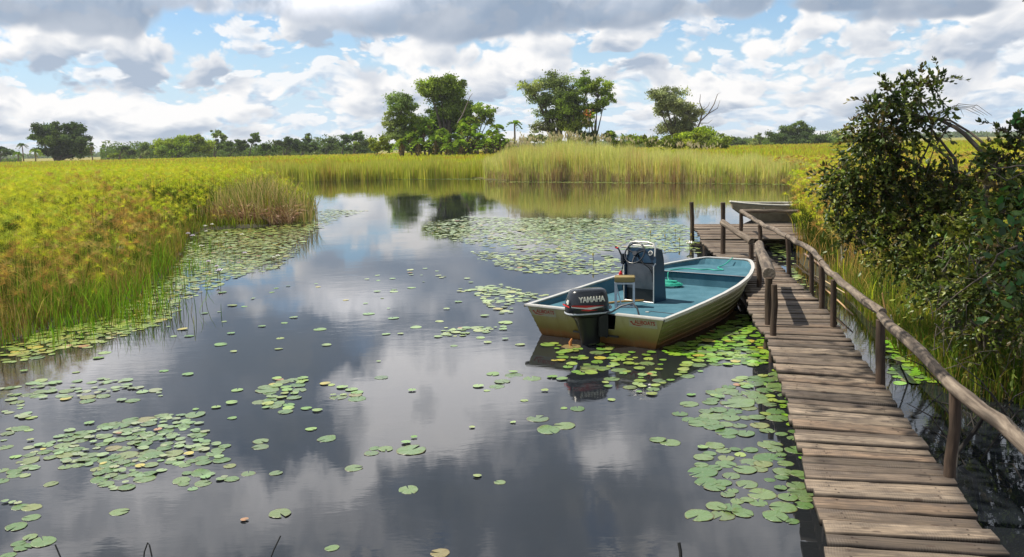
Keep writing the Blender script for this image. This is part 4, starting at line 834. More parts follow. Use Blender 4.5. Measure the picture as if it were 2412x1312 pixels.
tree('tree', 'small airy tree on the right shoulder of the palm thicket', 'tree', 1125, D1 - 4, [(1140, 262, 26, 16), (1128, 285, 24, 15), (1152, 280, 16, 12)], G1, clumps=16, trunk=.28, dens=.8)
tree('tree', 'broad spreading tree with thin pale upper branches behind the tall reeds', 'tree', 1322, D1, [(1312, 196, 40, 24), (1250, 208, 34, 16), (1278, 236, 34, 22), (1330, 228, 32, 26), (1300, 268, 40, 22), (1285, 300, 34, 16)], G2, dens=.34, clumps=24, trunk=.75, leaf=.25)
tree('tree', 'dense dark green tree inside the broad spreading tree', 'tree', 1345, D1 - 5, [(1335, 262, 34, 30), (1352, 245, 26, 24), (1340, 300, 30, 22), (1368, 285, 22, 22)], G1 + G3, dens=1.2, clumps=18, trunk=.4)
tree('tree', 'slender trunked tree with rounded crown at the right of the middle grove', 'tree', 1405, D1, [(1412, 210, 38, 22), (1378, 202, 26, 24), (1424, 238, 26, 18), (1398, 256, 26, 20)], G1, dens=.55, clumps=18, trunk=.3)
tree('tree', 'low tree with a patch of orange red blossom in the middle grove', 'tree', 1388, D1 - 7, [(1388, 275, 18, 14), (1380, 292, 14, 12)], YB, dens=.7, clumps=14, trunk=.22, flowers=[(1386, 267, .5, 26, (.62, .16, .05)), (1382, 285, .5, 20, (.45, .32, .22))])
tree('tree', 'grey green fine leaved tree left of the bare dead tree', 'tree', 1598, D1, [(1560, 226, 38, 20), (1588, 246, 40, 26), (1555, 258, 26, 20), (1618, 272, 32, 26), (1592, 300, 44, 24), (1625, 300, 24, 22)], [(.28, .32, .17), (.33, .36, .20)], dens=.42, clumps=24, trunk=.45, leaf=.24)
def bush(label, bpx, Y, lobes, cols, group=None, **kw): return tree('bush', label, 'bush', bpx, Y, lobes, cols, group, trunk=.16, **kw)
bush('round green bush at the foot of the bare dead tree', 1655, D1 - 14, [(1650, 322, 34, 24), (1682, 335, 32, 16), (1632, 335, 22, 18), (1705, 342, 14, 10)], YB + G1, dens=1.2)
bush('low dark bush beneath the grey green fine leaved tree', 1580, D1 - 10, [(1560, 335, 36, 14), (1600, 330, 30, 18), (1530, 340, 20, 10)], G3 + YB, dens=1.2)
bush('low yellow green bush between the middle grove and the dead tree', 1490, D1 - 8, [(1480, 335, 30, 12), (1505, 330, 22, 12), (1455, 338, 16, 9)], YB, dens=1.2)
bush('dark shrubs along the foot of the broad spreading tree', 1290, D1 - 6, [(1265, 325, 24, 12), (1300, 330, 24, 12), (1240, 330, 14, 9)], G3 + G2, dens=1.1)
bush('dark shrubs under the slender trunked tree', 1400, D1 - 6, [(1385, 322, 26, 14), (1425, 322, 24, 12), (1355, 328, 18, 10)], G3, dens=1.2)
bush('yellow green bush standing left of the palm thicket', 895, D1 + 10, [(895, 340, 24, 18), (880, 350, 16, 10), (915, 350, 14, 12)], YB, dens=1.2)
bush('dense thicket undergrowth filling the foot of the palm grove', 1050, D1 - 6, [(970, 345, 40, 14), (1030, 345, 40, 18), (1090, 345, 40, 20), (1150, 345, 40, 16), (1195, 348, 22, 12)], G3 + G1, dens=1.2)
# bare dead tree
def bare(name, label, Y, bpx, segs, r0):
    root = empty(name, ((bpx - 1206) / FPX * Y, Y, 0)); tag(root, label, 'tree' if 'tree' in name else 'branch'); mb = MB(); o = root.location
    for pts, ra in segs:
        P_ = [atY(x, y, Y) - o for x, y in pts]; mb.tube(P_, [r0 * ra * (1 - .75 * i / (len(P_) - 1)) for i in range(len(P_))], 6)
    mb.build('trunk', paint('bleached_wood', (.20, .165, .15), .85, 0, .2, 1), root)
bare('dead_tree', 'bare leafless dead tree with forked branches at the right of the treeline', D1 - 2, 1640,
     [([(1635, 345), (1640, 310), (1650, 285), (1668, 268), (1682, 245), (1690, 222)], 1.0), ([(1650, 285), (1655, 262), (1648, 240), (1650, 222)], .7), ([(1668, 268), (1690, 255), (1696, 236)], .5), ([(1655, 262), (1668, 250), (1672, 240)], .4), ([(1645, 300), (1628, 285), (1618, 262)], .5), ([(1648, 290), (1668, 290), (1678, 282)], .4), ([(1690, 222), (1697, 218)], .2), ([(1640, 305), (1660, 296), (1672, 298)], .3)], .26)
bare('dead_branch', 'bare dead branch jutting from the tallest tree of the thicket', D1 - 6, 1100, [([(1078, 290), (1090, 270), (1100, 245), (1107, 228), (1113, 220)], .6), ([(1090, 270), (1082, 258)], .4), ([(1100, 245), (1108, 240)], .3)], .3)
# palms
M_PALMB = paint('palm_trunk', (.16, .12, .08), .9)
def palm(label, px, cy, Y, R_, group=None, skirt=.6, n_=22, cols=None, name='palm_tree'):
    c = atY(px, cy, Y); root = empty(name, (c.x, Y, 0)); tag(root, label, 'palm', group); rr = random.Random(int(px * 3 + cy)); r = R_ * Y / FPX
    mb = MB(); mb.tube([(rr.uniform(-.4, .4), 0, 0), (0, 0, c.z * .55), (0, 0, c.z)], [.28, .2, .17], 6); mb.build('trunk', M_PALMB, root)
    for part, N_, e0, e1, col in (('fronds', n_, -.25, 1.3, cols or [(.20, .30, .035), (.26, .35, .045), (.14, .22, .03)]), ('dead_skirt', int(12 * skirt), -1.3, -.7, [(.30, .22, .08), (.22, .15, .06)])):
        if N_ < 2: continue
        acc = Acc(); th = rng.uniform(0, 2 * pi, N_); e = rng.uniform(e0, e1, N_); ts = np.linspace(0, 1, 6); L_ = r * rng.uniform(.85, 1.15, N_) * (1.15 if part == 'fronds' else .8)
        d = np.stack([np.cos(th) * np.cos(e), np.sin(th) * np.cos(e), np.sin(e)], 1); P = np.array([0, 0, c.z])[None, None] + d[:, None] * (L_[:, None] * ts)[..., None]; P[..., 2] -= L_[:, None] * .75 * ts[None] ** 2.2
        C = pick(col, N_)
        # leaflets hang from each rib
        for i in range(5):
            for s_ in (-1, 1):
                p = (P[:, i] * .5 + P[:, i + 1] * .5) if i else P[:, 1] * .8 + P[:, 0] * .2; side = np.stack([-np.sin(th), np.cos(th), 0 * th], 1) * s_; ll = L_ * .26
                tip = p + side * ll[:, None] * .8 + d * ll[:, None] * .5; tip[:, 2] -= ll * .55; W_ = np.repeat((d * (L_ * .085)[:, None])[:, None], 3, 1)
                strips(acc, np.stack([p, (p + tip) / 2 + np.array([0, 0, .03]), tip], 1), W_, C * rng.uniform(.7, 1.3, (N_, 1)))
        W_ = np.zeros_like(P); W_[..., 2] = .03; strips(acc, P, W_, C); acc.build(part, M_FAR, root)
for px, cy, R_ in ((998, 312, 24), (966, 318, 22), (1025, 330, 24), (945, 335, 20), (985, 335, 22), (1062, 322, 24), (1090, 300, 24), (1108, 318, 24), (1118, 300, 20), (1055, 345, 20), (1085, 338, 22), (1160, 315, 22), (1145, 335, 24), (1178, 325, 24), (1195, 335, 20), (1100, 285, 20), (1010, 290, 20), (978, 300, 20), (1125, 320, 22), (1170, 300, 20), (1040, 312, 22)):
    palm('shaggy green palm packed into the thicket below the tallest tree', px, cy, D1 - 9 - (cy - 300) * .12, R_, 'palms of the thicket')
palm('lone tall palm with bare trunk at the right end of the thicket', 1212, 290, D1 - 8, 17, skirt=0, n_=18)
palm('small palm poking up beside the slender trunked tree', 1437, 314, D1 - 8, 15, skirt=.2)
palm('tall thin palm standing left of the big dark tree far left', 52, 342, 330, 12, skirt=0, n_=14, cols=GF)
palm('palm on the right shoulder of the big dark tree far left', 214, 342, 330, 14, skirt=.3, n_=16, cols=GF)
palm('short yellow green palm at the foot of the big dark tree far left', 82, 356, 322, 15, skirt=.3, n_=16)
palm('small palm at the left end of the far treeline beside the low bushes', 42, 362, 326, 11, skirt=.2, n_=14)
# far tree line
F_ = 'trees along the far edge of the marsh'
tree('tree', 'big dark many domed tree standing alone at the far left', 'tree', 150, 340, [(100, 308, 30, 16), (135, 300, 18, 14), (172, 310, 32, 18), (128, 332, 38, 18), (180, 338, 38, 22), (140, 356, 50, 16), (196, 358, 24, 14), (85, 322, 16, 10)], GF + G3, dens=1.3, leaf=.42, clumps=20, trunk=.8)
for px, lobes, cols, lab in ((16, [(12, 352, 14, 7), (24, 360, 20, 8), (5, 362, 14, 9)], GF, 'small grey bush like tree at the left end of the treeline'),
    (294, [(292, 350, 14, 9), (300, 358, 18, 9)], GF, 'small rounded tree between the big dark tree and the green mound'),
    (262, [(264, 366, 14, 6), (275, 366, 10, 5)], YB, 'lowest yellow green bush left of the green mound'),
    (345, [(340, 348, 12, 12), (345, 360, 16, 9)], G2, 'narrow grey green tree at the left foot of the green mound'),
    (430, [(370, 340, 14, 12), (400, 345, 34, 18), (440, 335, 34, 18), (465, 328, 18, 12), (480, 345, 34, 16), (425, 355, 50, 12), (385, 360, 26, 9)], G1 + YB, 'wide bright green mound of trees along the far marsh edge'),
    (517, [(510, 318, 15, 10), (528, 328, 12, 10), (520, 340, 18, 12)], G2, 'thin pale tree rising at the right end of the green mound'),
    (550, [(548, 348, 28, 14), (570, 342, 18, 12)], GF, 'dark wide tree just left of the ball crowned tree'),
    (600, [(602, 320, 16, 11), (596, 335, 16, 9)], GF, 'ball crowned tree on a thin trunk in the far treeline'),
    (630, [(622, 352, 24, 10), (645, 350, 18, 8)], G3, 'low dark bush right of the ball crowned tree'),
    (682, [(665, 342, 20, 14), (688, 332, 18, 12), (700, 345, 22, 14)], GF, 'domed grey green tree in the middle of the far treeline'),
    (722, [(722, 330, 12, 12), (728, 345, 20, 12)], GF + G3, 'pointed dark tree beside the domed grey green tree'),
    (778, [(775, 332, 18, 11), (785, 345, 22, 10), (765, 350, 16, 8)], GF, 'open crowned tree with a gap on its left'),
    (815, [(812, 332, 13, 14), (815, 348, 16, 9)], GF, 'narrow upright tree left of the taller round one'),
    (842, [(842, 322, 18, 14), (848, 340, 20, 14), (860, 352, 20, 8)], G1 + GF, 'taller round tree nearest the palm thicket on its left'),
    (1735, [(1725, 328, 14, 7), (1745, 335, 16, 6), (1708, 335, 10, 7)], GF, 'small far trees just right of the bare dead tree'),
    (1790, [(1790, 322, 12, 9), (1782, 334, 16, 8)], G2, 'small pale tree left of the right hand grove'),
    (1870, [(1875, 303, 28, 16), (1850, 316, 26, 17), (1898, 316, 28, 17), (1865, 332, 50, 16), (1825, 326, 22, 16), (1920, 330, 26, 14)], G3 + GF, 'large domed dark tree of the right hand grove'),
    (1930, [(1925, 330, 22, 12), (1948, 333, 18, 10)], GF, 'low wide tree right of the large domed dark tree'),
    (1968, [(1966, 318, 18, 9), (1975, 332, 18, 10)], G2, 'thin topped pale tree behind the left edge of the shrub'),
    (2030, [(2010, 330, 26, 8), (2060, 328, 30, 8), (2110, 326, 26, 8)], GF, 'far low trees glimpsed behind the shrub')):
    Yd = 345 + (px * 37 % 50); tree('tree' if 'bush' not in lab[-30:] or 'tree' in lab[:40] else 'bush', lab, 'tree' if 'bush' not in lab[-30:] or 'tree' in lab[:40] else 'bush', px, Yd, lobes, cols, F_, dens=1.25, leaf=.42, clumps=17, trunk=.4)
for x0_, x1_, n_, hh_ in ((255, 900, 24000, 7.6), (1450, 1530, 1500, 4.0), (1690, 2060, 9000, 5.2), (-40, 70, 1500, 3.5)):     # scrub that joins the far trees into one band
    acc = Acc(); px_ = rng.uniform(x0_, x1_, n_); Yd = rng.uniform(395, 430, n_); P = np.column_stack([(px_ - 1206) / FPX * Yd, Yd, rng.uniform(0, 1, n_) ** .8]); top = hh_ * (.35 + .75 * vnoise(P, 9, 72) * (.5 + .9 * vnoise(P, 31, 73))); P[:, 2] *= top
    leafquads(acc, P, .5, pick(GF + G3, n_, .3) * (.8 + .4 * vnoise(P, 4, 74))[:, None]); tag(acc.build('scrub', M_FAR), kind='stuff')
acc = Acc()       # the most distant woods, a low blue green line on the horizon
P = np.column_stack([rng.uniform(-1100, 1100, 9000), rng.uniform(1300, 1500, 9000), rng.uniform(0, 9, 9000)]); P[:, 2] *= (.35 + .65 * vnoise(P, 60, 71)); leafquads(acc, P, 4.5, pick(GF, len(P)))
tag(acc.build('distant_woods', M_FAR), kind='stuff')
# ---------------------------------------------------------------- the near shrub
def leaves(acc, P, size, C, dirs=None):
    """folded oval leaves, six vertices each"""
    n_ = len(P); a = rng.normal(0, 1, (n_, 3)) if dirs is None else dirs + rng.normal(0, .45, (n_, 3)); a[:, 2] -= .15; a /= np.linalg.norm(a, axis=1)[:, None]
    b_ = np.cross(a, rng.normal(0, 1, (n_, 3)) * .6 + np.array([0, 0, 1.0])); b_ /= np.linalg.norm(b_, axis=1)[:, None]; c = np.cross(a, b_); s_ = (size * rng.uniform(.6, 1.2, n_))[:, None]
    w = .25 * s_; V = np.stack([P, P + a * s_ * .35 + b_ * w + c * s_ * .07, P + a * s_ * .75 + b_ * w * .8 + c * s_ * .06, P + a * s_ - c * s_ * .06, P + a * s_ * .75 - b_ * w * .8 + c * s_ * .06, P + a * s_ * .35 - b_ * w + c * s_ * .07, P + a * s_ * .5], 1)
    T = np.array([[0, 1, 6], [1, 2, 6], [2, 3, 6], [3, 4, 6], [4, 5, 6], [5, 0, 6]]); F = (np.arange(n_)[:, None, None] * 7 + T[None]).reshape(-1, 3); acc.add(V, F, np.repeat(C[:, None], 7, 1))
SH = [(2110, 212, 9.5, 34, 14, 1.1), (2192, 198, 9.5, 26, 12, 1.4), (2165, 215, 9.5, 26, 14, 1.1), (2130, 245, 9.5, 46, 18, 1.1), (2072, 250, 9.5, 30, 18, 1.4), (2060, 290, 9.6, 42, 26, 1.5), (2110, 300, 9.6, 44, 26, 1.3), (2170, 300, 9.5, 40, 26, .9), (2040, 345, 9.8, 50, 36, 1.2),
      (2090, 360, 9.8, 50, 36, 1), (1985, 405, 10.2, 46, 38, 1.3), (2060, 430, 10, 70, 50, 1.3), (1982, 465, 10.2, 44, 36, 1.2), (2060, 500, 10, 70, 50, 1.3), (2010, 545, 10, 42, 34, 1.1), (2130, 430, 9.8, 70, 50, 1.1), (2200, 420, 9.6, 60, 40, .8), (2140, 530, 9.6, 70, 60, 1.3),
      (2215, 500, 9.4, 80, 60, 1.2), (2110, 590, 9.6, 70, 40, 1.2), (2180, 620, 9.2, 80, 60, 1.3), (2290, 450, 9.2, 70, 50, 1.1), (2350, 400, 8.8, 60, 40, .9), (2395, 320, 8.2, 26, 34, 1), (2380, 360, 8.4, 50, 40, 1), (2290, 560, 8.8, 90, 70, 1.3), (2370, 500, 8.2, 70, 80, 1.2),
      (2215, 690, 8.8, 66, 46, .8), (2300, 680, 8.4, 90, 70, 1.2), (2390, 630, 7.8, 60, 90, 1.1), (2330, 780, 8.2, 80, 50, .6), (2405, 770, 7.6, 50, 70, .6), (2440, 480, 8, 60, 120, 1), (2460, 640, 8, 70, 100, 1), (2480, 800, 8, 70, 100, 1)]
shr = empty('shrub', (6.0, 10.2, 0)); tag(shr, 'large dark leafy shrub arching over the water on the right of the boardwalk', 'shrub')
acc = Acc(); tw = Acc(); mb = MB(); so = shr.location; rr = random.Random(3); stemroots = [Vector((5.6, 10.6, 0)), Vector((5.2, 9.7, 0)), Vector((5.0, 8.9, 0)), Vector((6.2, 9.8, 0)), Vector((5.6, 8.6, 0))]
LC = [(.05, .075, .018), (.07, .105, .022), (.095, .135, .028), (.045, .06, .022), (.15, .18, .04), (.12, .095, .03), (.22, .25, .05)]
for k, (px, py, Y, rx, ry, dn) in enumerate(SH):
    c = atY(px, py, Y); ax, az_ = rx * Y / FPX, ry * Y / FPX; ay = max(ax * 1.1, .35)
    r0 = min(stemroots, key=lambda q: (q.xy - c.xy).length + rr.uniform(0, .8))
    if k >= 6: mid = r0.lerp(c, .55) + Vector((rr.uniform(-.2, .2), rr.uniform(-.2, .2), .35 + .18 * c.z)); mb.tube([r0, r0.lerp(mid, .5) + Vector((0, 0, .1)), mid, mid.lerp(c, .5) + Vector((0, 0, .06)), c], [.035, .028, .02, .012, .005], 6, smooth=True)
    nt = int(66 * dn * (ax * az_ / .08) ** .75) + 8; nt = min(nt, 220)
    D_ = rng.normal(0, 1, (nt, 3)); D_ /= np.linalg.norm(D_, axis=1)[:, None]; st = np.array(c) + D_ * rng.uniform(.05, .75, (nt, 1)) * np.array([ax, ay, az_]); dr = D_ * .6 + rng.normal(0, .6, (nt, 3)); dr[:, 2] += .1; dr /= np.linalg.norm(dr, axis=1)[:, None]
    ln = rng.uniform(.16, .38, nt); ts = np.linspace(0, 1, 4); P = st[:, None] + dr[:, None] * (ln[:, None] * ts)[..., None]; P[..., 2] -= (ln[:, None] * .35) * ts[None] ** 2
    W_ = np.zeros_like(P); W_[..., 0] = .0022; W_[..., 2] = .0022; strips(tw, P, W_, pick([(.10, .075, .055), (.16, .13, .11)], nt))
    m_ = 18; u = rng.uniform(.1, 1.02, (nt, m_)); Q = st[:, None] + dr[:, None] * (ln[:, None] * u)[..., None]; Q[..., 2] -= (ln[:, None] * .35) * u ** 2; lc = pick(LC, nt, .2)
    if py > 520 and rr.random() < .35: lc = pick([(.16, .19, .03), (.20, .22, .04), (.09, .13, .03)], nt, .2)
    if k < 8: lc = lc * 1.15 + .004
    C = np.clip(np.repeat(lc[:, None], m_, 1) * rng.uniform(.7, 1.4, (nt, m_, 1)), .01, .5).reshape(-1, 3); yl = rng.uniform(0, 1, len(C)) < .012; C[yl] = (.28, .22, .04)
    leaves(acc, Q.reshape(-1, 3), np.full(nt * m_, .056), C, np.repeat(dr, m_, 0))
def twig(pts, r, tipr=.25):
    P_ = [atY(x, y, Y) for x, y, Y in pts]; S_ = []
    for i in range(len(P_) - 1):
        for s_ in range(3): S_.append(P_[i].lerp(P_[i + 1], s_ / 3) + Vector((rr.uniform(-1, 1), rr.uniform(-1, 1), rr.uniform(-1, 1))) * r * .5)
    S_.append(P_[-1]); n_ = len(S_); mb.tube(S_, [r * (1 - (1 - tipr) * i / (n_ - 1)) for i in range(n_)], 6)
twig([(2420, 470, 8.8), (2330, 375, 9), (2270, 312, 9.2), (2215, 282, 9.4), (2150, 272, 9.5), (2100, 290, 9.6), (2060, 340, 9.8), (2040, 410, 10)], .030)
twig([(2400, 420, 8.8), (2310, 330, 9.1), (2240, 284, 9.3), (2190, 275, 9.5), (2120, 285, 9.6)], .018)
twig([(2190, 278, 9.5), (2170, 240, 9.5), (2160, 205, 9.5), (2195, 190, 9.5), (2210, 180, 9.5)], .012); twig([(2160, 260, 9.5), (2120, 230, 9.5), (2095, 210, 9.5), (2075, 228, 9.5)], .010)
twig([(2200, 280, 9.4), (2190, 340, 9.4), (2160, 400, 9.5), (2150, 450, 9.6)], .014); twig([(2240, 290, 9.3), (2200, 350, 9.3), (2180, 420, 9.4)], .010)
for d_ in (0, 8, -10, 18): twig([(2200 + d_, 272, 9.4), (2240 + d_, 252 - d_ * .4, 9.3), (2285 + d_, 254 - d_ * .3, 9.2), (2318 + d_, 272, 9.1)], .0045, .4)
twig([(2262, 256, 9.2), (2270, 275, 9.2)], .003); twig([(2290, 255, 9.2), (2302, 244, 9.2)], .003)
twig([(2420, 570, 7.4), (2350, 600, 7.6), (2330, 640, 7.7), (2270, 680, 7.9), (2235, 710, 8.0), (2190, 740, 8.2)], .011); twig([(2310, 645, 7.6), (2340, 700, 7.6)], .006); twig([(2420, 390, 7.8), (2350, 395, 8), (2320, 380, 8)], .009)
twig([(2425, 400, 7.5), (2370, 425, 7.6), (2340, 405, 7.7)], .008)
for q in range(60):
    x_, y_ = rr.uniform(2180, 2420), rr.uniform(600, 900); Yq = rr.uniform(7.3, 8.4); a_ = rr.uniform(0, 6.28); l_ = rr.uniform(30, 90)
    twig([(x_, y_, Yq), (x_ + cos(a_) * l_ * .5, y_ + sin(a_) * l_ * .5 - 8, Yq), (x_ + cos(a_) * l_, y_ + sin(a_) * l_, Yq + .1)], .0042, .4)
# big near leaves at the picture's right side
P = []
for px, py, Y, r_, n_ in ((2370, 520, 6.6, .16, 40), (2395, 590, 6.5, .14, 26), (2400, 470, 6.7, .12, 20), (2330, 600, 7.0, .12, 14), (2400, 690, 6.6, .15, 26), (2345, 720, 6.9, .16, 20), (2395, 280, 7.6, .05, 6)):
    P.append(np.array(atY(px, py, Y)) + rng.normal(0, 1, (n_, 3)) * np.array([r_, r_, r_ * .8]))
P = np.concatenate(P); leaves(acc, P, np.full(len(P), .095), pick([(.06, .13, .03), (.10, .17, .04), (.05, .16, .03), (.045, .08, .03)], len(P), .2))
ob = mb.build('branches', M_BARK); ob.location = -so; ob.parent = shr
for a_, nm, m_ in ((tw, 'twigs', M_STRAW), (acc, 'leaves', M_LEAF)):
    o = a_.build(nm, m_); o.location = -so; o.parent = shr
# tangled roots and dead twigs hanging over the dark water under the shrub
rt_ = empty('driftwood', (4.6, 7.2, 0)); tag(rt_, 'tangle of dark dead branches dipping into the water beside the nearest handrail', 'dead branches')
mb = MB(); rr = random.Random(9)
for q in range(24):
    x_, y_ = rr.uniform(2230, 2440), rr.uniform(900, 1180); p = at(x_, y_, rr.uniform(-.05, .0)); d = Vector((rr.uniform(-.6, .7), rr.uniform(0, .9), rr.uniform(.15, .75))) * rr.uniform(.3, .9)
    mb.tube([p, p + d * .5 + Vector((0, 0, .08)), p + d], [.008, .006, .003], 5)
mb.tube([at(2232, 1095, -.02), at(2300, 1010, .2), at(2330, 960, .45)], [.02, .018, .012], 7); mb.tube([at(2140, 905, -.02), at(2120, 860, .25)], [.01, .008], 5)
o = mb.build('branches', paint('wet_dark_wood', (.014, .011, .009), .8)); o.location = -rt_.location; o.parent = rt_
# ---------------------------------------------------------------- tree overhead, whose shade dapples the boardwalk
ov = empty('overhanging_tree', (7.5, -2.5, 0)); tag(ov, 'leafy bough of the tree overhead showing in the top right corner', 'tree')
acc = Acc(); mb = MB(); S0 = Vector((-sin(R(80)) * cos(SUN_EL), cos(R(80)) * cos(SUN_EL), sin(SUN_EL))); hub = Vector((4.5, 1.5, 5.2)); mb.tube([(7.5, -2.5, 0), (7.3, -2.2, 2.5), (6.2, -.6, 4.4), hub], [.32, .26, .2, .15], 10)
for (gx, gy, gz_, h_, rad, n_) in ((5.2, 8.3, 1.6, 7.2, 1.0, 700), (4.6, 7.0, .8, 7.0, .9, 900), (5.6, 9.4, 1.8, 7.6, 1.0, 500), (4.2, 6.0, 0, 6.8, .9, 1200), (5.6, 7.2, 1.0, 7.4, 1.1, 1500), (3.0, 7.1, .3, 7.2, .6, 80), (3.15, 8.0, .3, 7.4, .6, 80), (3.4, 8.8, .3, 7.4, .5, 50), (6.2, 10.6, 1.6, 7.8, 1.0, 300)):
    c = Vector((gx, gy, gz_)) + S0 * ((h_ - gz_) / S0.z); P = np.array(c) + rng.normal(0, .5, (n_, 3)) * rad * np.array([1, 1, .6]); leaves(acc, P, np.full(n_, .13), pick(LC, n_))
    mid = hub.lerp(c, .5) + Vector((0, 0, .3)); mb.tube([hub, mid, c], [.08, .05, .015], 6)
p = atY(2409, 4, 3.2); q = atY(2500, -240, 3.2); mb.tube([hub, hub.lerp(q, .5) + Vector((0, 0, .2)), q, p], [.06, .03, .008, .002], 6)
P = np.array([p.lerp(q, t_) for t_ in np.linspace(0, 1, 16)]); leaves(acc, P, np.full(16, .05), pick([(.04, .05, .02)], 16))
for nm, o in (('limbs', mb.build('limbs', M_BARK)), ('leaves', acc.build('leaves', M_LEAF))): o.location = -ov.location; o.parent = ov
# ---------------------------------------------------------------- water lilies
def pad_mesh(name, n=22, seed=0, m=None, curl=0.0, elong=1.0):
    rr = random.Random(seed); cut = rr.uniform(.06, .20); V = [(0, 0, 0.0)]; F = []; U = []
    for ring, r in ((1, .55), (2, .93), (3, 1.0)):
        for k in range(n + 1):
            a = cut + (2 * pi - 2 * cut) * k / n; rad = r * (1 + .035 * sin(3 * a + seed) + .02 * sin(7 * a + seed * 2))
            z = curl * max(0, cos(a - seed)) ** 3 * r ** 3 + (.012 * sin(a * 4 + seed) + .010 * sin(a * 9 + seed * 3)) * r
            V.append((cos(a) * rad, sin(a) * rad * elong, z))
    for k in range(n): F.append((0, 1 + k, 2 + k))
    for ring in range(2):
        o = 1 + ring * (n + 1)
        for k in range(n): F.append((o + k, o + n + 1 + k, o + n + 2 + k)); F.append((o + k, o + n + 2 + k, o + k + 1))
    # thin underside
    k0 = len(V); V2 = [(x, y, z - .012) for x, y, z in V]; F2 = [(a + k0, c + k0, b_ + k0) for a, b_, c in F]; V += V2; F += F2; o = 1 + 2 * (n + 1)
    for k in range(n): F.append((o + k, k0 + o + k, k0 + o + k + 1)); F.append((o + k, k0 + o + k + 1, o + k + 1))
    me = bpy.data.meshes.new(name); me.from_pydata(V, [], F); me.materials.append(m); me.polygons.foreach_set('use_smooth', [True] * len(F)); me.update(); return me
def pad_mat(name, attr):
    m, n, b = mat(name, (.12, .2, .05), .30); tc = n.new('ShaderNodeTexCoord').outputs['Object']; b.inputs['Specular IOR Level'].default_value = .8
    if attr:
        c = n.new('ShaderNodeAttribute', attribute_name='Col').outputs['Color']; c = n.mix(n.ramp(n.noise(tc, 18, 3, .6), .55, .75, 0, .35), c, (.10, .07, .02))
    else:
        r = n.new('ShaderNodeObjectInfo').outputs['Random']; c = n.cr(r, [(0.0, (.07, .15, .035)), (.35, (.11, .19, .06)), (.62, (.14, .21, .07)), (.82, (.09, .15, .06)), (.95, (.17, .21, .06)), (1.0, (.22, .16, .07))])
        x, y, z = n.sep(tc); rad = n.vmath('LENGTH', n.xyz(x, y, 0)); an = n.math('ARCTAN2', y, x); vein = n.math('POWER', n.math('ABSOLUTE', n.math('COSINE', n.mul(an, 8.0))), 22.0)
        c = n.mix(n.mul(n.mul(vein, n.ramp(rad, .1, .5)), .35), c, n.mix(1.0, c, (1.9, 1.6, 1.3), 'MULTIPLY')); q = n.vmath('ADD', tc, n.xyz(n.mul(r, 31.0), n.mul(r, 17.0), 0))
        bl = n.noise(q, 2.6, 5, .65); c = n.mix(n.ramp(bl, .52, .74, 0, .55), c, (.10, .055, .02)); c = n.mix(n.ramp(rad, .88, 1.0, 0, .55), c, (.14, .07, .03)); c = n.mix(n.ramp(rad, .0, .09, .6, 0), c, (.3, .36, .16))
        hole = n.ramp(n.vor(q, 6.0), .03, .06, .8, 0); c = n.mix(hole, c, (.03, .02, .01)); bump(n, b, n.add(n.mul(vein, .5), bl), .25, .03)
    b.inputs['Coat Weight'].default_value = .45; b.inputs['Coat Roughness'].default_value = .22; set_in(n, b, 'Base Color', c); return m
M_PAD = pad_mat('lily_pad_skin', False); M_PADS = pad_mat('lily_pad_field', True)
